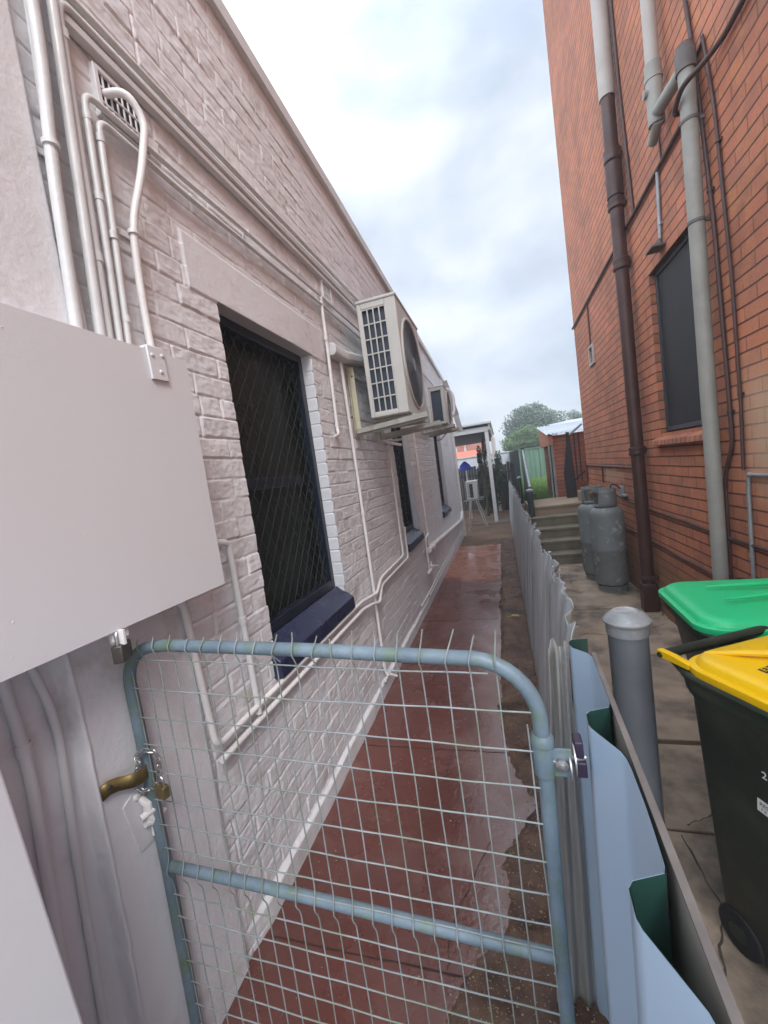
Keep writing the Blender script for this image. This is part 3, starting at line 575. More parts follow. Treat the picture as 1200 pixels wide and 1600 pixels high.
pipe('conduit', 'topmost of the long painted conduits, running side by side under the roof', 'conduit', [(X_(.02), .9, 3.30), (X_(.02), 1.5, 3.318), (X_(.02), 3.9, 3.385), (X_(.02), 9.0, 3.37)], .0125, 'pipepaint', G1, .05, wig=.005)
pipe('conduit', 'middle one of three long painted conduits under the roof, half hidden by its neighbours', 'conduit', [(X_(.008), .9, 3.278), (X_(.008), 1.5, 3.290), (X_(.008), 3.9, 3.345), (X_(.008), 7.0, 3.34)], .009, 'pipepaint', G1, .05, wig=.004)
tr = MB(); tr.box(LX, LX+.030, 1.02, 4.2, 3.215, 3.24)
for v in range(len(tr.v)):
    x, y, z = tr.v[v]; tr.v[v] = (x, y, z+(y-1.0)*.012)
tag(tr.build('cable_duct', 'smoothpaint', origin=(LX, 1.02, 3.2), bevel=.003), 'shallow painted cable duct running just below the long conduits under the roof', 'cable duct')
pipe('conduit', 'painted conduit with a middle height elbow beside the air vent, running along above the lintel', 'conduit', [(X_(.02), 1.028, 2.2), (X_(.02), 1.068, 3.035), (X_(.02), 1.5, 3.040), (X_(.02), 2.72, 3.075), (X_(.02), 4.4, 3.10)], .0105, 'pipepaint', G1, .04, collars=[((X_(.02), 1.064, 2.96), zd, 'sleeve'), ((X_(.02), 1.052, 2.72), zd, 'sleeve')], clips=[((X_(.02), 1.9, 3.055), yd)], wig=.005)
pipe('conduit', 'painted conduit with the lowest elbow, running just above the lintel of the nearest window', 'conduit', [(X_(.02), 1.058, 2.2), (X_(.02), 1.104, 2.985), (X_(.02), 1.5, 2.978), (X_(.02), 2.72, 3.015), (X_(.02), 4.4, 3.03)], .0105, 'pipepaint', G1, .04, collars=[((X_(.02), 1.098, 2.92), zd, 'sleeve'), ((X_(.02), 1.078, 2.62), zd, 'sleeve'), ((X_(.02), 1.068, 2.36), zd, 'sleeve')], wig=.005)
pipe('conduit', 'bluish white conduit looping out of the air vent and down to the meter box tab', 'conduit', [(X_(-.01), 1.165, 3.115), (X_(.06), 1.20, 3.13), (X_(.075), 1.245, 3.06), (X_(.06), 1.20, 2.86), (X_(.03), 1.155, 2.70), (X_(.02), 1.150, 2.5), (X_(.02), 1.150, 2.2)], .0125, 'whitepaint', G1, .12, clips=[((X_(.03), 1.153, 2.665), zd)])
# white services lower down
G2 = 'white pipes low on the left wall'
pipe('conduit', 'white conduit from an elbow under the meter box, upper of the low pair', 'conduit', [(X_(.02), .93, 1.437), (X_(.02), 1.085, 1.437), (X_(.02), 1.118, .872), (X_(.02), 2.70, .872), (X_(.03), 2.86, .855), (X_(.05), 2.98, .845), (X_(.04), 3.09, .885), (X_(.02), 3.22, .905), (X_(.02), 4.05, .915), (X_(.02), 4.055, 1.6), (X_(.02), 4.06, 2.10)], .0125, 'whitepaint', G2, .045, clips=[((X_(.02), 4.055, 1.9), zd)], wig=.004)
pipe('conduit', 'white conduit, lower of the low pair, rising to a capped end by the second window', 'conduit', [(X_(.02), 1.13, .812), (X_(.02), 2.72, .812), (X_(.04), 2.90, .79), (X_(.055), 3.0, .758), (X_(.04), 3.09, .80), (X_(.02), 3.22, .842), (X_(.02), 4.235, .85), (X_(.02), 4.25, 1.16)], .0125, 'whitepaint', G2, .045, wig=.004, collars=[((X_(.02), 4.25, 1.175), zd, 'cap'), ((X_(.02), 4.25, 1.155), zd, 'cap')])
pipe('conduit', 'short painted pipe with an elbow out of the brickwork left of the nearest window', 'conduit', [(LX-.02, 1.325, 1.585), (X_(.02), 1.335, 1.588), (X_(.02), 1.368, 1.57), (X_(.02), 1.378, .84)], .0135, 'pipepaint', G2, .02, collars=[((X_(.02), 1.373, 1.25), zd, 'sleeve')])
pipe('downpipe', 'thin white pipe beside the nearest window, ending in a hooked elbow below the bracket', 'pipe', [(X_(.02), 2.765, 3.08), (X_(.02), 2.755, 2.7), (X_(.02), 2.72, 2.14), (X_(.03), 2.71, 2.10), (LX-.01, 2.73, 2.09)], .0115, 'whitepaint', G2, .03, collars=[((X_(.02), 2.765, 3.06), zd, 'junction'), ((X_(.02), 2.755, 2.78), zd, 'sleeve'), ((X_(.02), 2.725, 2.17), zd, 'sleeve')], wig=.003)
pipe('drain_pipe', 'white condensate pipe dropping from the pipe cover to a tap near the ground', 'pipe', [(X_(.02), 2.985, 2.70), (X_(.02), 3.0, 1.8), (X_(.02), 2.995, .9), (X_(.02), 2.99, .20), (X_(.04), 2.99, .15)], .0125, 'whitepaint', G2, .03, collars=[((X_(.02), 3.0, 1.5), zd, 'sleeve'), ((X_(.02), 2.99, .24), zd, 'sleeve')], wig=.004)
ft = MB(); ft.bar((X_(.03), 2.93, .135), (X_(.03), 3.06, .135), .02, .02); ft.tube([(X_(.03), 3.05, .135), (X_(.09), 3.08, .10)], .010)
tag(ft.build('garden_tap', 'whitepaint', origin=(X_(.03), 2.99, .12), bevel=.003), 'small white tap at the foot of the white condensate pipe', 'tap')
pipe('downpipe', 'thin white pipe running down the wall between the second and third windows', 'pipe', [(X_(.02), 5.42, 2.35), (X_(.02), 5.52, .92), (X_(.02), 5.50, .72)], .0125, 'whitepaint', G2, .03, clips=[((X_(.02), 5.47, 1.6), zd)])
pipe('waste_pipe', 'thick white waste pipe climbing towards the far end of the left wall', 'pipe', [(X_(.05), 5.30, .70), (X_(.05), 5.75, .70), (X_(.05), 9.7, .50), (X_(.05), 10.0, .66)], .036, 'whitepaint', G2, .08, collars=[((X_(.05), 5.62, .70), yd, 'socket')])
pipe('vent_loop', 'slim white loop of pipe standing off the waste pipe with a splayed foot', 'pipe', [(X_(.04), 5.22, .44), (X_(.04), 5.20, .88), (X_(.04), 5.48, .90)], .014, 'whitepaint', G2, .05)
tp = MB(); tp.bar((X_(.05), 5.08, .44), (X_(.05), 5.5, .44), .04, .03); tp.lathe([(.022, 0), (.03, .03), (.012, .05), (.012, .09)], (X_(.05), 5.32, .455)); tp.tube([(X_(.05), 5.48, .44), (X_(.11), 5.56, .42), (X_(.11), 5.56, .37)], .013)
tag(tp.build('garden_tap', 'whitepaint', origin=(X_(.05), 5.2, .4), bevel=.004), 'white garden tap under the start of the thick waste pipe', 'tap')
pipe('water_pipe', 'upper of two slim white pipes just above the ground along the painted wall', 'pipe', [(X_(.02), 4.6, .185), (X_(.02), 7.2, .20), (X_(.02), 9.9, .24)], .011, 'whitepaint', 'slim pipes near the ground', .03, wig=.02)
pipe('water_pipe', 'lower of two slim white pipes just above the ground along the painted wall', 'pipe', [(X_(.02), 5.1, .135), (X_(.02), 7.2, .15), (X_(.02), 9.9, .17)], .011, 'whitepaint', 'slim pipes near the ground', .03, wig=.02)
pipe('downpipe', 'white square downpipe at the far corner of the painted wall', 'downpipe', [(LX+.06, 10.05, 2.9), (LX+.06, 10.05, .06)], .04, 'whitepaint', None, .03, n=4)
# conduits in the chase below the meter box
pipe('conduit', 'painted conduit in the recess below the meter box, nearest the wall corner', 'conduit', [(LX-.02, .585, 1.47), (LX-.015, .60, 1.2), (LX-.02, .55, .05)], .0125, 'smoothpaint', 'painted conduits in the corner recess', .1, collars=[((LX-.017, .598, 1.24), zd, 'sleeve'), ((LX-.02, .575, .72), zd, 'sleeve')])
pipe('conduit', 'painted conduit in the recess below the meter box, bending beside the broken plaster edge', 'conduit', [(LX-.02, .635, 1.47), (LX-.015, .675, 1.27), (LX-.02, .655, .9), (LX-.02, .62, .05)], .0100, 'smoothpaint', 'painted conduits in the corner recess', .1)

# ------------------------------------------------------------------ AIR CONDITIONERS
M['guard'] = mat('guard_wire', (.16, .17, .19), None, 5, .45)
def rectgrid(mb, xa, xb, za, zb, nx, nz, y0, y1, bar, mi=0):
    for i in range(nx+1):
        x = xa+(xb-xa)*i/nx; mb.box(x-bar/2, x+bar/2, y0, y1, za, zb, mi)
    for j in range(nz+1):
        z = za+(zb-za)*j/nz; mb.box(xa-bar/2, xb+bar/2, y0+.0012, y1-.0012, z-bar/2, z+bar/2, mi)
def ac_unit(label, x0, x1, y0, y1, z0, z1, style, group):
    t = thing('air_conditioner', label, 'air conditioner', (x0, y0, z0), group)
    cs = MB(); gw = .20 if style == 'grid' else .15
    xa, xb = x0+.03, x0+.03+gw; za, zb = z0+.035, z1-.06
    # casing with a real recess in the near side for the coil
    cs.box(x0, x1, y0+.05, y1, z0, z1-.012)
    cs.box(x0, xa, y0, y0+.052, z0, z1-.012); cs.box(xb, x1, y0, y0+.052, z0, z1-.012); cs.box(xa, xb, y0, y0+.052, z0, za); cs.box(xa, xb, y0, y0+.052, zb, z1-.012)
    c_ = cs.build('casing', 'acwhite', t, bevel=.006)
    tp_ = MB(); tp_.box(x0-.006, x1+.008, y0-.008, y1+.008, z1-.014, z1+.012); tp_.build('top_cover', 'acwhite', t, bevel=.008)
    cl = MB(); cl.box(xa+.001, xb-.001, y0+.030, y0+.0495, za+.001, zb-.001); cl.build('coil', 'accoil', t)
    if style == 'grid':
        gg = MB(); rectgrid(gg, xa+.003, xb-.003, za+.003, zb-.003, 4, 7, y0+.003, y0+.016, .010); gg.build('side_guard', 'acwhite', t, bevel=.002)
    if style == 'slots':
        gg = MB()
        for j in range(8): z = za+(zb-za)*(j+.5)/8; gg.box(xa-.0, xa+.06, y0+.003, y0+.016, z-.02, z+.012)
        gg.build('side_guard', 'acwhite', t, bevel=.002)
    # fan: raised ring, blades, hub and wire guard on the path side
    cy_ = y0+(y1-y0)*.47; cz_ = (z0+z1)/2-.0; R = min((z1-z0)*.44, (y1-y0)*.42)
    RT = Matrix.Rotation(rad(90), 3, 'Y')
    rg = MB(); rg.lathe([(R+.012, 0), (R+.012, .012), (R, .016), (R-.008, .010), (R-.008, 0.002)], (x1, cy_, cz_), 40, T=RT); rg.build('fan_ring', 'acwhite', t)
    bk = MB(); bk.lathe([(R-.006, 0), (R-.006, .003), (0, .003)], (x1, cy_, cz_), 40, T=RT); fb = bk.build('fan', 'dark', t)
    gd = MB()
    for k in range(1, 17):
        rr_ = R*k/17; gd.tube([(x1+.013, cy_+rr_*math.cos(a), cz_+rr_*math.sin(a)) for a in np.linspace(0, 2*math.pi, 40)[:-1]], .0016, 5, closed=True)
    for k in range(24):
        a = 2*math.pi*k/24; gd.tube([(x1+.011, cy_+.05*math.cos(a), cz_+.05*math.sin(a)), (x1+.011, cy_+R*math.cos(a), cz_+R*math.sin(a))], .0014, 5)
    gd.lathe([(.06, .008), (.055, .016), (0, .018)], (x1, cy_, cz_), 20, T=RT); gd.build('fan_guard', 'guard', t)
    pn = MB(); pn.box(x1, x1+.004, y0+(y1-y0)*.93, y1-.004, z0+.02, z1-.03); pn.build('service_panel', 'acwhite', t, bevel=.0015)
    for y in (y0+.14, y1-.14): ft_ = MB(); ft_.box(x0-.012, x1+.02, y-.03, y+.03, z0-.018, z0-.001); ft_.build('foot', 'acbracket', t, bevel=.003)
    return t
ac_unit('largest air conditioner unit with a grid on its side, bracketed beside the nearest window', -.955, -.640, 3.15, 4.02, 2.235, 3.13, 'grid', 'air conditioners on the painted building')
ac_unit('smaller air conditioner outdoor unit with a plain dark side, on the far bracket', -.93, -.700, 6.15, 7.00, 2.43, 2.985, 'plain', 'air conditioners on the painted building')
def bracket(label, y0, y1, z, xo, h):
    t = thing('wall_bracket', label, 'bracket', (LX, y0, z), 'air conditioner brackets')
    for y in (y0, y1):
        u = MB(); u.box(LX+.012, LX+.052, y-.005, y, z-.03, z+h); u.box(LX+.010, LX+.015, y-.05, y-.004, z-.03, z+h); u.build('upright', 'accream', t, bevel=.0015)
        a_ = MB(); T = Matrix.Translation((LX+.02, y, z)) @ Matrix.Rotation(rad(-4.0), 4, 'Y'); ln = xo-LX-.02
        a_.box(0, ln, -.042, .0, .018, .022, T=T); a_.box(0, ln, -.004, .001, -.035, .018, T=T)
        # diagonal cut nose, open channel
        a_.box(0, ln, -.042, -.038, -.018, .018, T=T); a_.build('arm', 'acbracket', t, bevel=.0015)
    c = MB(); c.bar((LX+.03, y0, z+h-.05), (LX+.03, y1, z+h-.05), .01, .03); c.build('crossbar', 'acbracket', t)
    for y in (y0, y1):
        for zb_ in (z, z+h-.07):
            b = MB(); b.lathe([(.008, 0), (.008, .006), (0, .008)], (LX+.034, y-.005, zb_), 8, T=Matrix.Rotation(rad(90), 3, 'X')); b.build('bolt', 'rail', t)
    return t
bracket('cream and grey steel wall bracket carrying the largest air conditioner', 3.19, 3.88, 2.15, -.50, .52)
bracket('grey steel wall bracket carrying the smaller far air conditioner', 6.25, 6.86, 2.35, -.60, .45)
# pipe cover (trunking) beside the bracket
pc = MB(); sec = [(.0, -.045), (.055, -.045), (.072, -.028), (.075, .02), (.06, .042), (0, .045)]
path_ = [(2.79, 2.715), (3.02, 2.715), (3.12, 2.735), (3.55, 2.80), (3.9, 2.83)]
vs_ = []; n_ = len(sec)
for y, z in path_: vs_ += [(LX+.004+x*(1.0), y, z+zz) for x, zz in sec]
fs_ = []
for i in range(len(path_)-1):
    for j in range(n_): fs_.append((i*n_+j, i*n_+(j+1) % n_, (i+1)*n_+(j+1) % n_, (i+1)*n_+j))
fs_ += [tuple(range(n_)), tuple((len(path_)-1)*n_+j for j in range(n_))]
pc.add(vs_, fs_); tag(pc.build('pipe_cover', 'pipepaint', origin=(LX, 2.8, 2.7), bevel=.006), 'rounded painted pipe cover running along the wall behind the largest air conditioner', 'pipe cover')
pipe('coolant_pipe', 'white wrapped coolant pipe curving out beyond the far air conditioner', 'pipe', [(-.72, 7.02, 2.62), (-.68, 7.2, 2.70), (-.67, 7.3, 3.0), (-.74, 7.28, 3.14), (LX+.02, 7.2, 3.10)], .022, 'whitepaint', None, .12)
pipe('coolant_pipe', 'dark cable sagging below the far air conditioner', 'cable', [(-.78, 7.02, 2.5), (-.85, 7.15, 2.36), (-1.0, 7.35, 2.28), (LX+.02, 7.45, 2.3)], .008, 'rail', None, .1)
# bracket shelf near second window
sh = MB(); sh.box(LX-.02, LX+.16, 4.15, 4.2, 2.115, 2.135); sh.box(LX-.0, LX+.03, 4.0, 4.65, 2.09, 2.118)
tag(sh.build('pipe_support', 'whitepaint', origin=(LX, 4.2, 2.1), bevel=.002), 'narrow white support rail across the top of the second window', 'rail')
ac3 = ac_unit('small white air conditioner unit on a folding stand past the end of the path', -.98, -.70, 11.0, 11.75, .86, 1.33, 'slots', 'air conditioners on the painted building')
st = thing('stand', 'folding metal stand under the small far air conditioner', 'stand', (-.85, 11.3, 0))
for y in (11.08, 11.66):
    for xa_, xb_ in ((-.93, -1.03), (-.76, -.55)):
        q = MB(); q.bar((xa_, y+(.02 if xa_ < -.9 else -.02), .82), (xb_, y+(.02 if xa_ < -.9 else -.02), 0.0), .03, .03); q.build('leg', 'acbracket', st)
q = MB(); q.box(-1.08, -.56, 11.02, 11.06, .82, .842); q.box(-1.08, -.56, 11.68, 11.72, .82, .842); q.build('shelf', 'acbracket', st)

# ------------------------------------------------------------------ GATE
GY = .84
gt = thing('mesh_gate', 'blue painted tubular metal gate with wire mesh, closed across the red path', 'gate', (-.52, GY, 0))
def arc(cx, cz, r, a0, a1, n=9): return [(cx+r*math.cos(rad(a)), GY, cz+r*math.sin(rad(a))) for a in np.linspace(a0, a1, n)]
fr = MB()
outer = [(-1.085, GY, .03), (-1.075, GY, .7), (-1.078, GY, 1.24)]+arc(-.965, 1.265, .113, 178, 95)+[(-.92, GY, 1.381), (-.5, GY, 1.364), (-.12, GY, 1.342)]+arc(-.118, 1.205, .137, 84, 5)+[(.020, GY, 1.15), (.010, GY, .7), (-.002, GY, .03)]
fr.tube([Vector(p) for p in outer], .0165, 16); fr.build('frame', 'gatepaint', gt)
mr_ = MB(); mr_.tube([(-1.07, GY, .700), (-.75, GY, .690), (-.4, GY, .672), (.008, GY, .650)], .0150, 14); mr_.build('mid_rail', 'gatepaint', gt)
br_ = MB(); br_.tube([(-1.083, GY, .06), (0, GY, .05)], .0150, 14); br_.build('bottom_rail', 'gatepaint', gt)
wm = MB(); rnd = random.Random(3)
for k in range(21):
    x0 = -1.052+k*.0522+rnd.uniform(-.003, .003); top = 1.405+rnd.uniform(-.012, .008)
    ztop_rail = 1.381-(x0+.92)*.045
    if x0 > -.10: top = 1.405 if x0 < -.05 else 1.27 if x0 < -.02 else 1.2
    if x0 < -1.02: top = 1.35
    lean = rnd.uniform(-.006, .012); z = top; pts = []; ph = k*1.7; zr = .672-(x0+.5)*.046
    while z > .06:
        yy_ = GY-.0065-.0155*math.exp(-((z-zr)/.024)**2)
        if top > 1.3: yy_ -= .0155*math.exp(-((z-ztop_rail)/.022)**2)
        bend = lean*max(0, (z-ztop_rail)/.03) if top > 1.3 else 0
        pts.append((x0+bend+.0010*math.sin(z*7+ph)+.0007*math.sin(z*19+ph*2), yy_, z)); z -= .0135
    pts.append((x0, GY-.004, .05)); wm.tube(pts, .0018, 6)
zs = [1.326, 1.240, 1.157, 1.074, .990, .905  , .825, .748, .690]+[.600, .527, .454, .381, .308, .235, .162, .09]
for j, z in enumerate(zs):
    sl_h = -.022 if j < 2 else -.03
    pts = []; xr = -.075 if j == 0 else .012
    for k in range(22):
        x = -1.062+k*(xr+1.062)/21; pts.append((x, GY-.0075, z-(x+.5)*.03+.0022*math.sin(x*6+j*2.1)+.0008*math.sin(x*30+j)))
    wm.tube(pts, .0019, 6)
wm.build('wire_mesh', 'gatewire', gt)
cl = MB(); cl.lathe([(.0205, 0), (.0215, .004), (.0215, .064), (.0195, .070)], (.018, GY, 1.088), 24); cl.lathe([(.019, 0), (.0235, .004), (.0235, .018), (.018, .026)], (.0185, GY, 1.152), 24)
cl.box(.03, .072, GY-.011, GY-.005, 1.092, 1.150); cl.build('hinge_clamp', 'gatepaint', gt)
hb = MB(); RTX = Matrix.Rotation(rad(90), 3, 'X')
hb.lathe([(.013, 0), (.013, .010), (.006, .012), (.006, .016), (0, .017)], (.052, GY-.011, 1.122), 6, T=RTX); hb.tube([(.03, GY-.008, 1.122), (.10, GY+.01, 1.122)], .006); hb.build('bolt', 'steel', gt)
wsh = MB(); RTY = Matrix.Rotation(rad(90), 3, 'Y')
wsh.lathe([(.026, 0), (.026, .003), (0, .003)], (.066, GY-.006, 1.112), 18, T=RTY); wsh.lathe([(.03, 0), (.03, .003), (0, .003)], (.076, GY, 1.124), 18, T=RTY); wsh.build('washer', 'steel', gt)
pk = MB(); pk.box(.080, .100, GY-.004, GY+.04, 1.085, 1.118); pk.box(.080, .097, GY+.0, GY+.035, 1.124, 1.160); M['packer'] = mat('packer', (.03, .02, .04), None, 8, .5); pk.build('packer', 'packer', gt, bevel=.003)
# hasp bracket, chain, brass padlock
hs = MB(); pts = [(LX+.022, .715, 1.03), (LX+.026, .735, 1.034), (LX+.028, .757, 1.026), (LX+.052, .775, 1.022), (LX+.062, .80, 1.018), (LX+.05, .828, 1.012), (LX+.024, .84, 1.01)]
vsx = []
for p in pts: vsx += [(p[0], p[1], p[2]+.019), (p[0], p[1], p[2]-.019)]
hs.add(vsx, [(2*i, 2*i+1, 2*i+3, 2*i+2) for i in range(len(pts)-1)])
hp = tag(hs.build('hasp_bracket', 'brass', origin=(LX, .78, 1.0), solid=.004, recalc=False), 'bent brass coloured strap bracket screwed to the wall holding the chain', 'bracket')
hp['_o'] = [LX, .78, 1.0]
s_ = MB(); s_.lathe([(.007, 0), (.006, .003), (0, .004)], (LX+.028, .735, 1.034), 12, T=RTY); s_.build('screw', 'agedlock', hp)
ch = thing('chain', 'short steel chain looped round the gate post and through the brass bracket', 'chain', (-1.06, GY, 1.0))
loop = [Vector(p) for p in [(LX+.045, .80, 1.028), (LX+.055, .805, 1.052), (-1.066, .806, 1.070), (-1.045, .812, 1.088), (-1.020, .822, 1.080), (-1.010, .825, 1.05), (-1.012, .822, 1.022), (-1.008, .815, 1.000)]]
loop2 = [Vector(p) for p in [(LX+.05, .808, .998), (-1.092, .806, .982), (-1.066, .806, .968), (-1.042, .812, .972), (-1.022, .818, .986)]]
def links(pts, tag_='link'):
    d = 0; L = []; 
    for i in range(len(pts)-1):
        a, b = pts[i], pts[i+1]; n = max(1, round((b-a).length/.017))
        for k in range(n): L.append((a.lerp(b, (k+.5)/n), (b-a).normalized()))
    for i, (c, d) in enumerate(L):
        u = d.cross(Vector((0, 1, 0))).normalized() if i % 2 else Vector((0, 1, 0))
        u = (u-d*u.dot(d)).normalized(); q = MB(); P = []
        for a in np.linspace(0, 2*math.pi, 17)[:-1]:
            s0 = math.cos(a); c0 = math.sin(a); P.append(c+d*(.0052*(1 if s0 > 0 else -1)*(abs(s0) > .05)+.0065*s0)+u*.0065*c0)
        q.tube(P, .0019, 6, closed=True); q.build('link', 'steel', ch)
links(loop); links(loop2)
pipe_lock = padlock('padlock', 'small brass padlock closing the chain on the gate', (-.998, .808, .990), 'brass', .92, rad(80))
# painted latch plate
lp = thing('latch_plate', 'white painted latch plate with a paint clogged catch on the render by the gate', 'latch', (LX+.012, .82, .86))
q = MB(); q.prism([(.765, .945), (.845, .985), (.895, .955), (.895, .79), (.79, .785)], lambda y, z: (LX+.011, y, z), lambda y, z: (LX+.017, y, z)); q.build('plate', 'smoothpaint', lp, bevel=.0015)
q = MB(); q.tube([(LX+.02, .815, .935), (LX+.035, .822, .915), (LX+.03, .825, .88), (LX+.038, .835, .855)], [.009, .013, .016, .012], 10); q.tube([(LX+.028, .80, .885), (LX+.04, .83, .89), (LX+.035, .87, .895)], [.010, .012, .006], 10)
q.tube([(LX+.028, .81, .86), (LX+.035, .84, .845), (LX+.03, .875, .85)], [.010, .011, .007], 10); q.tube([(LX+.03, .835, .855), (LX+.03, .83, .81)], [.010, .008], 10); q.lathe([(.012, 0), (.008, .008), (0, .009)], (LX+.017, .808, .945), 10, T=RTY); q.build('catch', 'whitepaint', lp, weld=False)

# ------------------------------------------------------------------ CORRUGATED FENCE
def fence_x(y, z):
    base = np.interp(y, [1.25, 1.5, 2.0, 3, 6, 15], [.045, .06, .08, .085, .075, .07]); lean = np.interp(y, [1.25, 1.5, 2, 4, 8, 15], [.085, .10, .11, .11, .11, .09])
    return base+lean*z/1.2
YF = np.arange(1.262, 13.0, .0095)
rs = np.random.RandomState(5)
tz = 1.22-.04*sstep(1.3, 2.4, YF)-.03*sstep(3, 6, YF)+.02*sstep(8, 12, YF)
jag = np.zeros_like(YF)
for k in range(420):
    c = rs.uniform(1.0, 13); w = rs.uniform(.008, .035)*(1+c*.06); jag += rs.uniform(-.038, .024)*np.exp(-((YF-c)/w)**2)
tz = tz+jag
NZ = 22; tt = np.concatenate([np.linspace(0, .9, 12), np.linspace(.92, 1.0, NZ-12)])
yy2, t2 = np.meshgrid(YF, tt, indexing='ij'); zz2 = t2*tz[:, None]
corr = .0095*np.sin(2*math.pi*yy2/.0762)+.006*vnoise(yy2, zz2, 2.2, 41)+.003*vnoise(yy2, zz2*.5, 9, 42)
lap = .004*np.floor(yy2/.61)%.008
curl = np.zeros_like(YF)
for c, w, a in ((1.52, .05, .03), (1.80, .06, .03), (2.02, .05, -.03), (2.30, .07, .055), (2.52, .05, .035), (3.2, .12, .04), (3.75, .10, .05), (4.4, .2, .04), (6.5, .3, .05), (8.5, .3, .04), (1.30, .05, .035)): curl += .6*a*np.exp(-((YF-c)/w)**2)
curl += .03*np.abs(vnoise(YF, YF*0, 9, 43))
cz_ = sstep(.88, 1.0, t2)
xx2 = fence_x(yy2, zz2)+corr*(1-.4*cz_)+lap+curl[:, None]*cz_**1.4
zz2 = zz2-.25*np.abs(curl[:, None])*cz_**2
V = np.stack([xx2, yy2, zz2], -1).reshape(-1, 3); a = np.arange(V.shape[0]).reshape(yy2.shape)
F = np.stack([a[:-1, :-1], a[1:, :-1], a[1:, 1:], a[:-1, 1:]], -1).reshape(-1, 4)
cf = thing('corrugated_iron_fence', 'weathered silver corrugated iron fence with a torn ragged top between the path and the yard', 'fence', (.11, 4, 0))
V = V-np.array(cf['_o'])
co_ = np_mesh('iron_sheeting', V, F, 'iron', cf); md = co_.modifiers.new('s', 'SOLIDIFY'); md.thickness = .0015
q = MB(); q.box(.165, .20, 1.1, 12.8, .42, .50); q.box(.165, .20, 1.1, 12.8, .90, .96)
for k in range(len(q.v)):
    x, y, z = q.v[k]; q.v[k] = (x+.02*z/1.2, y, z)
q.build('fence_rail', 'timber', cf, bevel=.003)
rg = MB(); rnd = random.Random(9)
for k in range(70):
    y = 1.35+rnd.random()**1.3*9; x = float(fence_x(y, 1.2))+rnd.uniform(0, .03); z = float(np.interp(y, YF, tz))-rnd.uniform(0, .03); s = rnd.uniform(.010, .028)
    a1 = Vector((x, y, z)); rg.add([a1, a1+Vector((s*rnd.uniform(.4, 1.4), s*rnd.uniform(-.5, .5), s*rnd.uniform(-.4, .8))), a1+Vector((rnd.uniform(-.3, .5)*s, s*1.2, s*rnd.uniform(-.3, .7)))], [(0, 1, 2)])
rg.build('torn_edge', 'galv', cf, recalc=False)
es = MB(); XS = np.linspace(-.018, .104, 49); NZe = 30; vs_ = []
for x in XS:
    zt_ = 1.205+.012*math.sin(x*90)+.010*mnoise.noise((x*60, 2, 0))
    for j in range(NZe+1):
        t = j/NZe; z = zt_*t; y = 1.215+.0085*math.sin(2*math.pi*x/.046)+.003*mnoise.noise((x*30, z*3, 4))-.10*max(0, (.012-x))*3
        vs_.append((x*(1-.52*t*1.0)+.078*t+.004*mnoise.noise((x*9, z*2.5, 1)), y, z))
es.add(vs_, [(i*(NZe+1)+j, (i+1)*(NZe+1)+j, (i+1)*(NZe+1)+j+1, i*(NZe+1)+j+1) for i in range(len(XS)-1) for j in range(NZe)])
M['ironworn'] = mat('worn_iron', (.36, .355, .34), (.22, .21, .195), 3, .55, .75, metal=.2, bump=.0015, bscale=35, stretch=(14, 14, .5))
es.build('end_sheet', 'ironworn', cf, recalc=False, solid=.0015)
# ------------------------------------------------------------------ BLUE SHEET (trapezoidal profile), green on the back
bs = thing('steel_fence_panel', 'pale blue ribbed steel fence panel, dark green on its back, right of the gate', 'fence panel', (.13, .7, 0))
prof = []      # plan profile (y, offset from the crest line)
def add_period(yc, tp=.050):
    # crest at yc (towards the path), pan to the right
    return [(yc+.030, tp), (yc+.020, tp*.93), (yc+.004, .006), (yc-.006, .0), (yc-.040, .0), (yc-.052, .004), (yc-.115, tp*.88), (yc-.135, tp), (yc-.160, tp*1.04), (yc-.24, tp*1.06), (yc-.29, tp*1.04)]
pts = [(1.262, .052), (1.258, .012), (1.248, .001), (1.225, .0), (1.20, .006), (1.165, .040), (1.13, .052), (.98, .054), (.925, .052)]
for yc in (.885, .515, .15): pts += add_period(yc)
def sheet_x(y): return .100+.0*y
vs_ = []; NZs = 14
for (y, o) in pts:
    for j in range(NZs+1):
        t = j/NZs; z = 1.2*t
        vs_.append((.0845+(y-.857)*.052+o+.0275*t+.0012*math.sin(y*9+z*4), y+.0, z+(.0 if t < 1 else .003*math.sin(y*14))))
n = len(pts); q = MB(); q.add(vs_, [(i*(NZs+1)+j, (i+1)*(NZs+1)+j, (i+1)*(NZs+1)+j+1, i*(NZs+1)+j+1) for i in range(n-1) for j in range(NZs)])
sh_ = q.build('sheet', 'sheetblue', bs, recalc=False, origin=None)
# back skin: the same profile 1.2 mm to the right, green
q2 = MB(); q2.add([(v[0]+.0016, v[1], v[2]-.0002) for v in vs_], [tuple(reversed((i*(NZs+1)+j, (i+1)*(NZs+1)+j, (i+1)*(NZs+1)+j+1, i*(NZs+1)+j+1))) for i in range(n-1) for j in range(NZs)])
q2.build('sheet_back', 'sheetgreen', bs, recalc=False)
ra = MB(); zt = 1.200
ra.box(.154, .1655, -.3, 1.16, zt-.001, zt+.003); ra.box(.1625, .1655, -.3, 1.16, zt-.045, zt-.001)
for k in range(len(ra.v)):
    x, y, z = ra.v[k]; ra.v[k] = (x+(y-.553)*.038, y, z)
ra.build('top_rail', 'rail', bs, bevel=.001)
wb = MB(); wb.box(.158, .1615, -.3, 1.10, .3, 1.190)
for k in range(len(wb.v)):
    x, y, z = wb.v[k]; wb.v[k] = (x+(y-.553)*.038, y, z)
wb.build('backing_board', 'creampvc', bs)

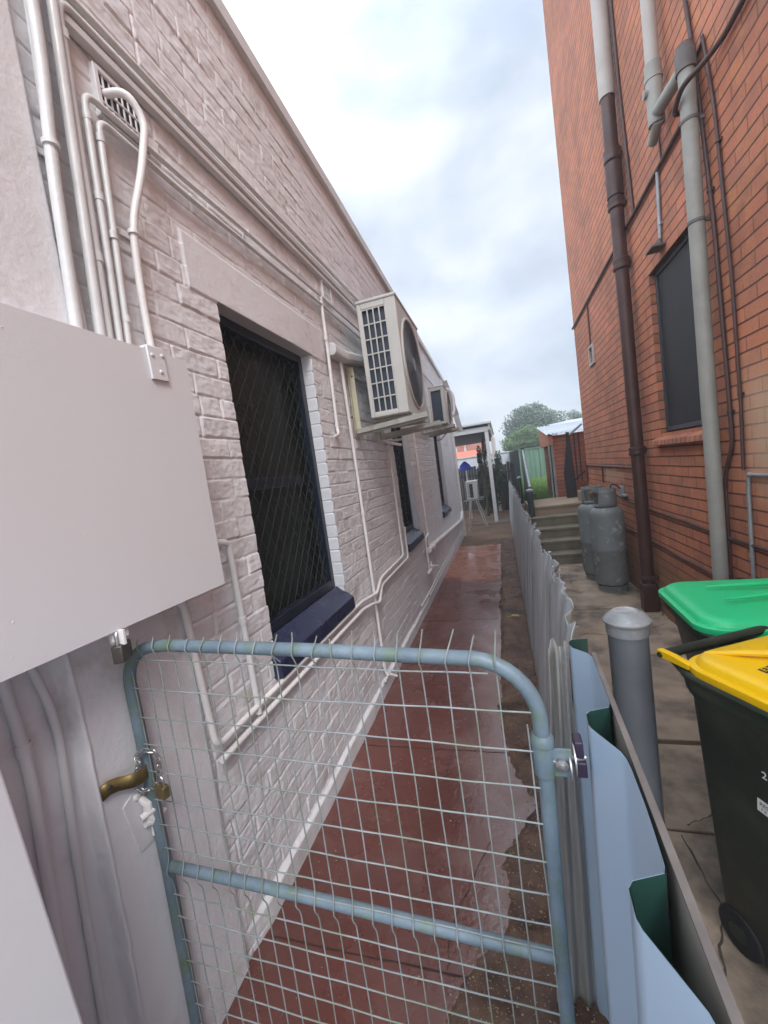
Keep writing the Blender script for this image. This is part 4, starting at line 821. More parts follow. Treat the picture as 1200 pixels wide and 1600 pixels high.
# ------------------------------------------------------------------ BOLLARD with cap
bo = thing('capped_pipe_post', 'thick grey plastic pipe post with a wide domed cap beside the yellow lidded bin', 'post', (.418, 1.80, 0))
q = MB(); q.lathe([(.0735, 0), (.0735, 1.02)], (.418, 1.80, 0), 36); q.build('pipe', 'bollard', bo)
q = MB(); q.lathe([(.078, .985), (.0785, 1.028), (.087, 1.034), (.088, 1.042), (.075, 1.058), (.052, 1.076), (.046, 1.079), (.040, 1.073), (0, 1.070)], (.418, 1.80, 0), 36)
M['capgrey'] = mat('cap_grey', (.33, .35, .36), (.25, .265, .27), 14, .35, .5, c3=(.5, .5, .5), s3=10, t3=.6); q.build('cap', 'capgrey', bo)

# ------------------------------------------------------------------ WHEELIE BINS (local frame: +y back/hinge, -y front)
def rrect(hw, y0, y1, r, n=6, bulge=0):
    P = []
    for cx, cy_, a0 in ((hw-r, y1-r, 0), (-hw+r, y1-r, 90), (-hw+r, y0+r, 180), (hw-r, y0+r, 270)):
        for k in range(n+1):
            a = rad(a0+90*k/n); x = cx+r*math.cos(a); y = cy_+r*math.sin(a)
            P.append((x, y-(bulge*(1-(x/hw)**2) if y < (y0+y1)/2 else 0)))
    return P
def loft(mb, rings, cap0=True, cap1=True, mi=0):
    n = len(rings[0]); vs = [v for r in rings for v in r]; fs = []
    for i in range(len(rings)-1):
        for k in range(n): fs.append((i*n+k, i*n+(k+1) % n, (i+1)*n+(k+1) % n, (i+1)*n+k))
    if cap0: fs.append(tuple(reversed(range(n))))
    if cap1: fs.append(tuple((len(rings)-1)*n+k for k in range(n)))
    mb.add(vs, fs, mi)
def wheelie(name, label, loc, rz, lid, texts=True):
    t = thing(name, label, 'bin', (0, 0, 0), 'wheelie bins in the yard'); O = (0, 0, 0)
    body = MB()
    def ring(z, hw, y0, y1, r, b=0): return [(x, y, z) for x, y in rrect(hw, y0, y1, r, 6, b)]
    loft(body, [ring(.03, .205, -.50, -.045, .05), ring(.05, .215, -.52, -.04, .06), ring(.55, .245, -.60, -.025, .06, .008), ring(.88, .262, -.655, -.015, .06, .012), ring(.90, .275, -.665, -.01, .06, .014), ring(.965, .278, -.675, -.01, .06, .016), ring(.968, .262, -.655, -.02, .055, .012)])
    bd = body.build('body', 'binbody', t, origin=O)
    rim = MB(); P = [(x, y, .968) for x, y in rrect(.287, -.690, -.002, .07, 8, .02)]; rim.tube(P, .0125, 8, closed=True); rim.build('rim', 'binbody', t, origin=O)
    sk = MB(); loft(sk, [ring(.915, .283, -.682, -.006, .066, .018), ring(.962, .288, -.690, -.002, .07, .02)]); sk.build('rim_skirt', 'binbody', t, origin=O)
    l = MB()
    def lr(z, k, yf=-.700, b=.03): return [(x*k, -.35+(y+.35)*k, z+.028*(1-((y+.35)/.36)**2)*(1-(x/.30)**2)*(1 if k < .99 else 0)) for x, y in rrect(.290, yf, -.02, .085, 8, b)]
    rings_ = [lr(.978, 1.0), lr(.992, 1.008), lr(1.002, 1.004), lr(1.006, .985), lr(1.006, .955), lr(1.022, .93), lr(1.030, .90), lr(1.034, .80), lr(1.038, .6), lr(1.042, .35), lr(1.043, .12)]
    loft(l, rings_); ld_ = l.build('lid', lid, t, origin=O)
    # pressed-in channels that run from the hinge towards the front
    for sx in (-1, 1):
        rb = MB(); rb.tube([(sx*.215, -.06, 1.030), (sx*.16, -.14, 1.052), (sx*.10, -.20, 1.060), (sx*.07, -.40, 1.066), (sx*.09, -.56, 1.056)], [.006, .010, .011, .010, .005], 8); rb.build('lid_rib', lid, ld_, origin=O)
    for sx in (-1, 1):
        ear = MB(); ear.prism([(-.06, 1.006), (.0, 1.012), (.058, 1.012), (.068, .998), (.056, .982), (.0, .985), (-.06, .985)], lambda y, z, sx=sx: (sx*.262, y, z), lambda y, z, sx=sx: (sx*.285, y, z))
        ear.build('hinge_ear', lid, t, origin=O, bevel=.003)
    hd = MB(); hd.tube([(-.262, .045, .995), (.262, .045, .995)], .0165, 16)
    hd.build('handle', 'binbody', t, origin=O)
    for sx in (-1, 1):
        br = MB(); br.prism([(-.02, .93), (.045, .975), (.062, .99), (.05, 1.008), (-.02, .965)], lambda y, z, sx=sx: (sx*.225, y, z), lambda y, z, sx=sx: (sx*.259, y, z)); br.build('handle_bracket', 'binbody', t, origin=O, bevel=.003)
    for sx in (-1, 1): pn = MB(); pn.tube([(sx*.283, .047, .995), (sx*.289, .047, .995)], .010, 12); pn.build('hinge_pin', 'binbody', t, origin=O)
    for sx in (-1, 1):
        w = MB(); w.tube([(sx*.185, -.115, .075), (sx*.225, -.115, .075)], .073, 24); ww = w.build('wheel', 'rubber', t, origin=O, bevel=.008)
        w = MB(); w.tube([(sx*.220, -.115, .075), (sx*.229, -.115, .075)], .03, 16); w.build('hub', 'binbody', ww, origin=O)
    ax = MB(); ax.tube([(-.20, -.115, .075), (.20, -.115, .075)], .012); ax.build('axle', 'rail', t, origin=O)
    t.location = loc; t.rotation_euler = (0, 0, rz)
    return t
def text_mesh(name, s, size, m, mw, parent, ext=.0006):
    cu = bpy.data.curves.new(name, 'FONT'); cu.body = s; cu.size = size; cu.extrude = ext; cu.align_x = 'LEFT'; cu.align_y = 'BOTTOM'
    o = bpy.data.objects.new(name, cu); COL.objects.link(o)
    dg = bpy.context.evaluated_depsgraph_get(); me = bpy.data.meshes.new_from_object(o.evaluated_get(dg)); bpy.data.objects.remove(o); bpy.data.curves.remove(cu)
    me.materials.clear(); me.materials.append(M[m]); ob = bpy.data.objects.new(name, me); COL.objects.link(ob)
    ob.parent = parent; ob.matrix_local = mw; return ob
yb = wheelie('wheelie_bin', 'dark green wheelie bin with a bright yellow lid, nearest the camera', (.735, 1.655, .005), rad(27), 'yellowlid')
gb = wheelie('wheelie_bin', 'dark green wheelie bin with a green lid standing behind the yellow lidded bin', (1.385, 2.02, .0), rad(-92), 'greenlid')
# marks on the yellow bin: number and worn sticker on its left side, stamp on the lid
side = Matrix(((0, 0, -1, -.2605), (-1, 0, 0, 0), (0, 1, 0, 0), (0, 0, 0, 1)))
def on_side(y, z, tilt=0): 
    return Matrix.Translation((-.2635+(.88-z)*.05, y, z)) @ Matrix(((0, 0, -1, 0), (-1, 0, 0, 0), (0, 1, 0, 0), (0, 0, 0, 1))) @ Matrix.Rotation(rad(tilt), 4, 'Z')
text_mesh('number_marking', '21', .030, 'whiteplastic', on_side(-.243, .735, 0), yb)
q = MB(); q.box(0, .085, 0, .040, 0, .001); stk = q.build('sticker', 'whiteplastic', yb, origin=(0, 0, 0)); stk.matrix_local = on_side(-.222, .622, -3)
text_mesh('sticker_print', 'RES 240', .016, 'ink', Matrix.Translation((.006, .018, .0014)), stk, .0002)
text_mesh('sticker_print', '7 0 3 1', .012, 'ink', Matrix.Translation((.010, .004, .0014)), stk, .0002)
q = MB(); q.box(0, .09, 0, .026, 0, .0008); stp = q.build('lid_stamp', 'ink', yb, origin=(0, 0, 0)); stp.matrix_local = Matrix.Translation((-.200, -.232, 1.0365)) @ Matrix.Rotation(rad(-5), 4, 'Y') @ Matrix.Rotation(rad(0), 4, 'Z')
text_mesh('stamp_print', 'E3', .024, 'yellowlid', Matrix.Translation((.006, .003, .0012)), stp, .0002)

# ------------------------------------------------------------------ RED BRICK BUILDING
RB = thing('red_brick_building', 'tall red brick building on the right with one dark screened window', 'building', (4.5, 0, 0))
WR = (3.27, 4.25, 1.80, 3.18)      # opening: y0,y1,z0,z1
w = MB(); YE = 7.72; Y0 = -.6
ycut = [Y0, WR[0], WR[1], YE]; zcut = [0, WR[2], WR[3], 9.05]
for i in range(3):
    for j in range(3):
        if i == 1 and j == 1: continue
        w.add([(RX, ycut[i], zcut[j]), (RX, ycut[i+1], zcut[j]), (RX, ycut[i+1], zcut[j+1]), (RX, ycut[i], zcut[j+1])], [(0, 1, 2, 3)])
w.add([(RX, YE, 0), (9, YE, 0), (9, YE, 9.05), (RX, YE, 9.05)], [(0, 1, 2, 3)])
w.add([(9, YE, 0), (9, Y0, 0), (9, Y0, 9.05), (9, YE, 9.05)], [(0, 1, 2, 3)]); w.add([(9, Y0, 0), (RX, Y0, 0), (RX, Y0, 9.05), (9, Y0, 9.05)], [(0, 1, 2, 3)])
# reveals
a, b, c, d = WR
for quad in ([(RX, a, c), (RX+.12, a, c), (RX+.12, a, d), (RX, a, d)], [(RX, b, c), (RX+.12, b, c), (RX+.12, b, d), (RX, b, d)], [(RX, a, d), (RX+.12, a, d), (RX+.12, b, d), (RX, b, d)]): w.add(quad, [(0, 1, 2, 3)])
w.build('wall', 'redbrick', RB, smooth=False, weld=True)
q = MB(); q.box(RX-.12, 9.2, Y0-.1, YE+.14, 9.05, 9.25); q.build('eave', 'conduitdark', RB, bevel=.01)
q = MB(); q.prism([(RX-.062, c-.10), (RX-.058, c-.055), (RX+.10, c+.018), (RX+.10, c-.10)], lambda x, z: (x, a-.03, z), lambda x, z: (x, b+.09, z)); q.build('window_sill', 'sillbrick', RB, bevel=.004)
q = MB(); xf = RX+.055
for (p, r1, s1, t1) in ((a, a+.03, c+.02, d), (b-.03, b, c+.02, d), (a, b, c+.015, c+.05), (a, b, d-.035, d)): q.box(xf-.012, xf+.03, p, r1, s1, t1)
wf = q.build('window', 'black', RB, bevel=.003)
M['winframe'] = mat('win_frame', (.05, .055, .065), None, 5, .35)
wf.data.materials.clear(); wf.data.materials.append(M['winframe'])
q = MB(); q.box(xf+.004, xf+.012, a+.028, b-.028, c+.048, d-.033); M['flyscreen'] = mat('fly_screen', (.018, .018, .020), (.024, .023, .025), 3, .65); q.build('fly_screen', 'flyscreen', wf)
# vent cover high on the wall
q = MB()
for p in ((6.42, 6.45, 2.93, 3.20), (6.66, 6.69, 2.93, 3.20), (6.45, 6.66, 2.93, 2.96), (6.45, 6.66, 3.17, 3.20)): q.box(RX-.03, RX-.001, *p)
q.build('vent_cover', 'creampvc', RB, bevel=.003)
# downpipes, pipes and conduits on the red wall
def downpipe(name, label, y, z0, z1, r, m, collars, off=.03, top=None, boot=False, extra=None):
    x = RX-off-r; t = thing(name, label, 'downpipe', (x, y, z0), 'pipes on the red brick wall')
    q = MB(); q.tube([(x, y, z0), (x, y, z1)], r, 18); q.build('pipe', m, t)
    for z, h in collars:
        q = MB(); q.lathe([(r*1.02, -h/2-.012), (r*1.26, -h/2), (r*1.30, -h/2+.012), (r*1.18, -.004), (r*1.18, .004), (r*1.30, h/2-.012), (r*1.26, h/2), (r*1.02, h/2+.008)], (x, y, z), 18); q.box(x, RX-.001, y-.012, y+.012, z-.02, z+.02); q.build('collar', m, t)
    if top:
        q = MB(); q.tube([(x, y, z1), (x, y, top)], r*1.16, 18); q.build('upper_pipe', 'creampvc', t)
        q = MB(); q.tube([(x, y, z1+1.15), (x, y, z1+1.17)], r*1.2, 18); q.build('clip', 'rail', t)
    if boot:
        q = MB(); q.box(x-r*1.15, x+r*1.1, y-r*1.1, y+r*1.1, 0.0, .30); q.build('boot', m, t, bevel=.012)
        q = MB(); q.bar((x-r, y, .36), (RX, y, .36), .13, .04); q.build('bracket', m, t, bevel=.004)
    return t
downpipe('downpipe', 'dark brown cast iron downpipe with a cream upper section, nearest the gas bottles', 4.66, .0, 4.98, .060, 'castiron', [(4.47, .10), (4.03, .07), (3.48, .09), (1.67, .07)], .025, top=9.0, boot=True)
q = MB(); q.tube([(RX-.085, 4.66, 4.40), (RX-.085, 4.66, 4.10)], .072, 18); q.tube([(RX-.085, 4.68, 4.24), (RX-.085, 4.80, 4.32)], .045, 14)
tag(q.build('access_fitting', 'castiron', origin=(RX-.085, 4.66, 4.26)), 'cast iron inspection branch on the dark brown downpipe between its upper collars', 'pipe fitting')
d2 = downpipe('downpipe', 'grey green drain pipe standing in front of the dark window on the red wall', 3.16, .0, 4.02, .044, 'greypvc', [], .035)
x2 = RX-.079
for z in (3.05, 3.64):
    q = MB(); q.tube([(x2, 3.16, z), (x2, 3.16, z+.018)], .049, 18); q.box(x2, RX-.002, 3.15, 3.165, z, z+.018); q.build('clip', 'rail', d2)
q = MB(); q.tube([(x2, 3.16, 3.93), (x2, 3.16, 4.04)], .054, 18); q.tube([(x2, 3.16, 4.04), (x2, 3.16, 4.075)], .046, 18); q.build('top_cap', 'rail', d2)
q = MB(); q.tube(fillet([(x2, 3.18, 3.98), (x2, 3.28, 3.99), (x2, 3.60, 4.05)], .04), .040, 16); q.build('branch', 'greypvc', d2)
d3 = downpipe('downpipe', 'cream pipe coming down the red wall into the branch of the grey drain pipe', 3.63, 4.02, 9.0, .044, 'creampvc', [], .035)
q = MB(); q.tube([(x2, 3.63, 3.98), (x2, 3.63, 4.38)], .052, 18); q.tube([(x2, 3.63, 4.27), (x2, 3.63, 4.30)], .057, 18); q.tube([(x2, 3.60, 3.99), (x2-.0, 3.74, 3.93)], .035, 14); q.tube([(x2-.03, 3.63, 4.20), (x2-.07, 3.63, 4.20)], .028, 14); q.build('junction', 'greypvc', d3)
GC = 'conduits on the red brick wall'
def rx(r): return RX-.004-r
pipe('conduit', 'long dark horizontal conduit high on the red wall, humping over the grey drain pipe', 'conduit', [(rx(.016), 7.72, 3.79), (rx(.016), 3.36, 3.80), (rx(.016)-.01, 3.32, 3.81), (x2-.065, 3.20, 3.74), (x2-.065, 3.08, 3.80), (rx(.02)-.02, 2.98, 3.84), (rx(.02), 2.85, 3.83), (rx(.02), 1.4, 3.83)], .0155, 'conduitdark', GC, .05)
pipe('conduit', 'dark vertical conduit just right of the grey drain pipe, kinking inward low down', 'conduit', [(rx(.012), 3.42, 5.4), (rx(.012), 3.20, 4.0), (rx(.012), 3.10, 3.0), (rx(.012), 3.06, 2.0), (rx(.012), 3.05, 1.66), (rx(.012), 3.17, 1.45), (rx(.012), 3.18, .3)], .012, 'conduitdark', GC, .08, clips=[((rx(.012), 3.058, 1.86), zd), ((rx(.012), 3.12, 3.2), zd)])
pipe('conduit', 'slimmer dark vertical conduit, rightmost on the red wall, ending above the galvanised tee', 'conduit', [(rx(.01), 3.10, 4.05), (rx(.01), 3.02, 3.6), (rx(.01), 2.95, 2.6), (rx(.01), 2.94, 1.9), (rx(.01), 2.955, 1.50)], .0095, 'conduitdark', GC, .08, clips=[((rx(.01), 2.94, 1.95), zd), ((rx(.01), 3.0, 3.4), zd)])
pipe('conduit', 'short dark link of conduit between the two vertical runs near the hump', 'conduit', [(rx(.01), 3.10, 4.02), (rx(.01), 3.36, 3.97)], .009, 'conduitdark', GC)
pipe('water_pipe', 'galvanised pipe running along then turning down near the pale worn brick', 'pipe', [(rx(.012), 1.6, 1.478), (rx(.012), 2.90, 1.474), (rx(.012), 2.91, 1.40), (rx(.012), 2.92, .2)], .011, 'galv', GC, .02, collars=[((rx(.012), 2.88, 1.474), yd, 'elbow'), ((rx(.012), 2.918, .98), zd, 'elbow')])
pipe('conduit', 'thin dark conduit dropping beside the cream upper downpipe to the long horizontal conduit', 'conduit', [(rx(.01), 4.63, 6.6), (rx(.01), 4.55, 4.9), (rx(.01), 4.45, 3.82)], .0145, 'conduitdark', GC, clips=[((rx(.01), 4.5, 4.3), zd)])
pipe('conduit', 'short grey conduit hanging from the long conduit to a small flood lamp above the window', 'conduit', [(rx(.012), 3.86, 3.79), (rx(.012), 3.90, 3.32)], .0135, 'galv', GC, clips=[((rx(.012), 3.89, 3.42), zd)])
q = MB(); q.box(RX-.10, RX-.0, 3.84, 3.98, 3.245, 3.262); q.tube([(RX-.025, 3.90, 3.26), (RX-.025, 3.90, 3.31)], .02)
tag(q.build('lamp_fitting', 'rail', origin=(RX-.03, 3.9, 3.25), bevel=.003), 'small dark fitting under the short grey conduit above the window', 'fitting')
pipe('conduit', 'short thin conduit under the cream pipe junction down to the long conduit', 'conduit', [(rx(.01), 3.80, 4.13), (rx(.01), 3.78, 3.81)], .008, 'conduitdark', GC)
pipe('conduit', 'thin conduit dropping from the far end of the long conduit to the cream vent cover', 'conduit', [(rx(.01), 6.55, 3.78), (rx(.01), 6.58, 3.12)], .010, 'conduitdark', GC)
pipe('gas_pipe', 'upper of the long thin pipes low along the red wall, starting near the steps', 'pipe', [(rx(.01), 7.0, 1.16), (rx(.01), 4.8, 1.062), (rx(.01), 3.4, 1.045), (rx(.01), 1.6, 1.045)], .010, 'conduitdark', GC, wig=.01)
pipe('gas_pipe', 'lowest long thin pipe along the foot of the red wall', 'pipe', [(rx(.01), 5.7, .73), (rx(.01), 4.5, .72), (rx(.01), 3.25, .715), (rx(.01), 3.05, .80), (rx(.01), 1.6, .93)], .010, 'conduitdark', GC, wig=.01)
pipe('conduit', 'dark conduit at hip height between the far corner and the brown downpipe', 'conduit', [(rx(.01), 7.65, 1.20), (rx(.01), 7.65, 1.487), (rx(.01), 5.0, 1.482)], .011, 'conduitdark', GC, .03)
pipe('conduit', 'short stub hanging from the hip height conduit', 'conduit', [(rx(.01), 6.55, 1.484), (rx(.01), 6.55, 1.24)], .010, 'conduitdark', GC)
q = MB(); q.box(RX-.045, RX-.001, 5.56, 5.64, 1.16, 1.25); q.box(RX-.05, RX-.001, 5.42, 5.66, 1.13, 1.155)
tag(q.build('gas_regulator', 'galv', origin=(RX-.02, 5.5, 1.15), bevel=.004), 'small grey gas regulator on the red wall behind the nearer gas bottle', 'regulator')
q = MB(); q.box(RX-.012, RX-.001, 5.10, 5.18, 1.15, 1.25)
tag(q.build('wall_plate', 'creampvc', origin=(RX-.01, 5.14, 1.2), bevel=.003), 'small square cream plate on the red wall left of the brown downpipe', 'wall plate')
pipe('gas_hose', 'black rubber hose looping from the nearer gas bottle to the regulator', 'hose', [(1.20, 5.42, 1.17), (1.24, 5.50, 1.30), (1.32, 5.54, 1.27), (RX-.03, 5.58, 1.20)], .008, 'rubber', None, .06)
pipe('waste_outlet', 'short white pipe end at the foot of the brown downpipe', 'pipe', [(RX-.03, 4.82, .36), (RX-.03, 4.82, .16)], .016, 'whitepaint', None)
# tap ring scar on worn brick
# ------------------------------------------------------------------ GAS BOTTLES
def gas(label, x, y, rot):
    t = thing('gas_bottle', label, 'gas bottle', (x, y, 0), 'gas bottles against the red wall'); O = (x, y, 0)
    q = MB(); q.lathe([(.0, .055), (.12, .06), (.172, .10), (.187, .16), (.187, .52), (.1885, .525), (.187, .53), (.187, .93), (.182, .975), (.160, 1.015), (.10, 1.045), (.03, 1.055), (0, 1.056)], O, 40); q.build('tank', 'gasgrey', t)
    q = MB(); q.lathe([(.150, 0), (.158, .004), (.158, .055), (.170, .075), (.168, .08), (.150, .06), (.148, .004), (.150, 0)], O, 40); q.build('foot_ring', 'gasgrey', t)
    q = MB(); n = 48; R0 = .122; zb, zt_ = 1.035, 1.255; vs = []; fs = []
    for k in range(n+1):
        a = 2*math.pi*k/n+rot; c, s = math.cos(a), math.sin(a); rr_ = R0
        vs += [(x+c*rr_, y+s*rr_, zb), (x+c*rr_, y+s*rr_, zb+.045), (x+c*rr_, y+s*rr_, zt_-.04), (x+c*rr_, y+s*rr_, zt_)]
    for k in range(n):
        op = (2 <= k % 24 <= 9)
        for j in range(3):
            if j == 1 and op: continue
            fs.append((4*k+j, 4*k+4+j, 4*k+5+j, 4*k+1+j))
    q.add(vs, fs); cobj = q.build('collar', 'gasgrey', t, solid=.005, recalc=False)
    q = MB(); q.tube([(x+R0*math.cos(a), y+R0*math.sin(a), zt_) for a in np.linspace(0, 2*math.pi, 33)[:-1]], .0055, 8, closed=True); q.build('collar_rim', 'gasgrey', t)
    q = MB(); q.tube([(x, y, 1.05), (x, y, 1.12)], .016); q.tube([(x, y, 1.12), (x, y, 1.16)], .026); q.tube([(x, y, 1.10), (x+.07, y, 1.10)], .013); q.build('valve', 'brass', t)
    return t
gas('nearer tall grey gas bottle with an open collar standing against the red wall', 1.145, 5.42, rad(150))
gas('further tall grey gas bottle half hidden behind its neighbour beside the steps', 1.10, 5.93, rad(200))

# ------------------------------------------------------------------ STEPS, LANDING, RAILING
stp_ = thing('concrete_steps', 'flight of five worn concrete steps up to the landing behind the gas bottles', 'steps', (.9, 7.3, 0))
for k in range(4):
    q = MB(); q.box(.40, RX-.002, 6.80+.28*k, 6.80+.28*(k+1)+.002, 0, .166*(k+1)); q.box(.39, RX-.002, 6.785+.28*k, 6.80+.28*k, .166*(k+1)-.035, .166*(k+1)+.001); o_ = q.build('step', 'stepconc', stp_, bevel=.005)
q = MB(); q.box(.40, RX-.002, 7.92, 9.3, 0, .83); q.box(.39, RX-.002, 7.90, 7.92, .79, .832); q.box(RX-.002, 3.0, 7.75, 9.3, 0, .83); q.build('landing', 'landing', stp_, bevel=.006)
q = MB(); q.box(1.30, 1.40, 7.72, 8.3, .83, 1.02)
tag(q.build('concrete_block', 'landing', origin=(1.35, 8, .83), bevel=.008), 'low concrete upstand at the corner of the landing against the red wall', 'block')
rl = thing('handrail', 'sloping pale grey handrail with a dark infill panel beside the top of the steps', 'handrail', (.44, 8.6, 0))
q = MB(); q.tube([(.455, 7.95, 1.20), (.47, 9.45, 1.93)], .022, 12); q.build('rail', 'galv', rl)
q = MB(); q.prism([(7.95, .5), (7.95, 1.17), (9.45, 1.90), (9.45, .5)], lambda y, z: (.425, y, z), lambda y, z: (.440, y, z)); q.build('infill_panel', 'darkgreenpost', rl)
q = MB(); q.box(.44, .50, 9.45, 9.51, .5, 1.96); q.box(.43, .51, 9.44, 9.52, 1.96, 1.985); q.build('end_post', 'darkgreenpost', rl, bevel=.004)
def cpost(label, x, y, z0, z1, r):
    t = thing('capped_pipe_post', label, 'post', (x, y, z0), 'capped pipe posts along the fence')
    q = MB(); q.tube([(x, y, z0), (x, y, z1-.02)], r, 20); q.build('pipe', 'darkgreenpost', t)
    q = MB(); q.lathe([(r*1.08, 0), (r*1.25, .02), (r*1.2, .035), (r*.7, .05), (0, .055)], (x, y, z1-.03), 20); q.build('cap', 'capgrey', t)
cpost('dark grey capped pipe post at the foot of the handrail by the top step', .435, 7.85, 0, 1.16, .055)
cpost('slim dark capped pipe post behind the corrugated fence beyond the handrail', .335, 9.4, 0, 1.35, .04)
bo['group'] = 'capped pipe posts along the fence'
# black gate on the landing
bg_ = thing('black_metal_gate', 'black metal gate leaf with a barred frame on the landing by the red wall', 'gate', (1.28, 8.9, .83))
q = MB(); q.prism([(1.19, .84), (1.385, .84), (1.375, 1.35), (1.345, 2.14), (1.285, 2.16), (1.275, 1.9), (1.18, 1.35)], lambda x, z: (x, 8.85, z), lambda x, z: (x, 8.90, z)); q.build('sheet', 'black', bg_, bevel=.004)
for xa_, xb_ in ((1.42, 1.45), (1.50, 1.56)):
    q = MB(); q.bar((xa_, 8.86, 1.15), (xa_, 8.86, 2.12), .025, .025, up=(0, 1, 0)); q.build('bar', 'black', bg_)
q = MB(); q.bar((1.34, 8.82, 2.09), (1.54, 8.60, 2.25), .03, .03); q.build('top_bar', 'galv', bg_)
q = MB(); q.bar((1.36, 8.84, 1.18), (1.56, 8.80, 1.34), .025, .03); q.build('bottom_bar', 'black', bg_)
# outhouse
oh = thing('brick_outhouse', 'small red brick outhouse with a white corrugated roof at the end of the landing', 'outhouse', (2, 10.5, .76))
q = MB(); q.box(1.085, 3.2, 9.35, 11.3, .76, 2.14); q.build('wall', 'redbrickx', oh, smooth=False)
q = MB(); X2 = np.arange(.96, 3.4, .019); 
vs = [];
for x in X2: vs += [(x, 9.22, 2.175+.012*math.sin(2*math.pi*x/.076)), (x, 11.4, 2.50+.012*math.sin(2*math.pi*x/.076))]
q.add(vs, [(2*i, 2*i+2, 2*i+3, 2*i+1) for i in range(len(X2)-1)]); q.build('roof', 'zinc', oh, solid=.002, recalc=False)
q = MB(); q.prism([(9.28, 1.95), (9.28, 2.15), (11.3, 2.46), (11.3, 1.95)], lambda y, z: (1.0, y, z), lambda y, z: (1.084, y, z)); M['terracotta'] = mat('terracotta', (.42, .16, .09), None, 4, .7); q.build('gable_board', 'terracotta', oh)
q = MB(); q.box(1.04, 1.084, 9.33, 9.39, .76, 1.96); q.box(.985, 1.015, 9.36, 9.42, .76, 1.96); q.build('door_frame', 'timber', oh)
q = MB(); q.box(1.05, 1.07, 9.42, 10.2, .78, 1.95); q.build('door', 'darkfence', oh)

# ------------------------------------------------------------------ FAR END: pergola, fences, shrubs, trees, houses
pg = thing('pergola', 'white posted lean-to pergola roof at the far end of the path', 'pergola', (-.5, 13, 0))
for x, y, z in ((-.315, 12.1, 2.72), (-.215, 15.0, 2.72), (-.19, 17.0, 2.72)):
    q = MB(); q.box(x-.05, x+.05, y-.05, y+.05, 0, z); q.build('post', 'whitepaint', pg, bevel=.004)
q = MB(); q.box(-2.4, -.26, 12.03, 12.08, 2.66, 2.80); q.box(-.255, -.205, 12.03, 17.2, 2.70, 2.86); q.build('beam', 'pipepaint', pg, bevel=.004)
q = MB(); q.box(-2.6, -.16, 11.95, 17.3, 2.87, 2.93); q.build('roof', 'pipepaint', pg, bevel=.004)
q = MB(); q.box(-2.4, -.26, 12.10, 17.1, 2.62, 2.66)
for k in range(5): q.box(-2.4, -.26, 12.10+k*1.1, 12.15+k*1.1, 2.66, 2.86)
M['rafter'] = mat('rafter', (.06, .07, .10), None, 4, .6); q.build('rafters', 'rafter', pg)
q = MB(); q.box(-1.0, .12, 11.95, 12.0, .0, .06)
tag(q.build('garden_edging', 'timber', origin=(-.4, 11.97, 0), bevel=.004), 'dark timber edging board lying across the dirt by the pergola post', 'edging board')
pf = thing('paling_fence', 'dark old timber paling fence behind the shrubs at the far end', 'fence', (-1, 16.4, 0)); q = MB(); rnd = random.Random(4)
x = -3.6
while x < .42:
    q.box(x, x+.095, 16.4, 16.42, 0, 1.66+rnd.uniform(-.07, .07)); x += .105
q.build('palings', 'darkfence', pf)
q = MB(); q.box(-3.6, .42, 16.42, 16.46, .4, .48); q.box(-3.6, .42, 16.42, 16.46, 1.3, 1.38); q.build('fence_rail', 'darkfence', pf)
st2 = MB(); st2.lathe([(.17, 0), (.15, .6), (.17, 1.3), (.10, 1.62), (0, 1.64)], (-.02, 15.3, 0), 14)
tag(st2.build('tree_stump', 'bark', origin=(-.02, 15.3, 0)), 'grey brown tree stump beside the corrugated fence at the far end', 'stump')
q = MB(); q.box(-3.5, .38, 19.0, 19.12, 0, 2.12); q.box(-3.5, .38, 18.96, 19.16, 2.12, 2.17)
tag(q.build('pale_wall', 'palefence', origin=(-1.5, 19, 0)), 'pale blue grey rendered wall beyond the dark paling fence', 'wall')
# house with tiled roof
hs_ = thing('tiled_roof_house', 'distant house with a weathered red tiled roof and chimney seen under the pergola', 'house', (-3, 27, 0))
q = MB(); q.box(-6.5, -.9, 25.2, 31, 0, 2.35); q.build('wall', 'terracotta', hs_)
q = MB(); q.prism([(24.9, 2.35), (28.1, 4.15), (31.3, 2.35)], lambda y, z: (-7, y, z), lambda y, z: (-.85, y, z)); rf_ = q.build('roof', 'rooftile', hs_)
q = MB(); q.box(-2.35, -1.95, 26.0, 26.5, 3.0, 4.0); q.box(-2.40, -1.90, 25.95, 26.55, 4.0, 4.12); q.build('chimney', 'terracotta', rf_)
for xx in (-2.55, -2.0): q = MB(); q.lathe([(.11, 0), (.10, .05), (.05, .35), (0, .5)], (xx, 25.2, 2.55), 10); q.build('finial', 'creampvc', rf_)
q = MB(); q.add([(-3.4, 22.0, 2.18), (-1.15, 22.0, 2.18), (-1.15, 24.0, 2.62), (-3.4, 24.0, 2.62)], [(0, 1, 2, 3)]); q.box(-3.3, -1.2, 22.1, 23.9, 0, 2.17)
tag(q.build('shed', 'orangeroof', origin=(-2.3, 23, 0)), 'low shed with a flat orange red roof in front of the tiled house', 'shed')
um = thing('patio_umbrella', 'half open bright blue patio umbrella beside the far end of the painted wall', 'umbrella', (-1.13, 13.6, 0))
q = MB(); q.lathe([(.0, 1.93), (.05, 1.90), (.16, 1.80), (.22, 1.64), (.20, 1.62), (.13, 1.70), (0, 1.80)], (-1.16, 13.6, 0), 8); q.build('canopy', 'bluecloth', um, smooth=False)
q = MB(); q.tube([(-1.13, 13.6, 0), (-1.13, 13.6, 1.9)], .02); q.build('pole', 'whitepaint', um)
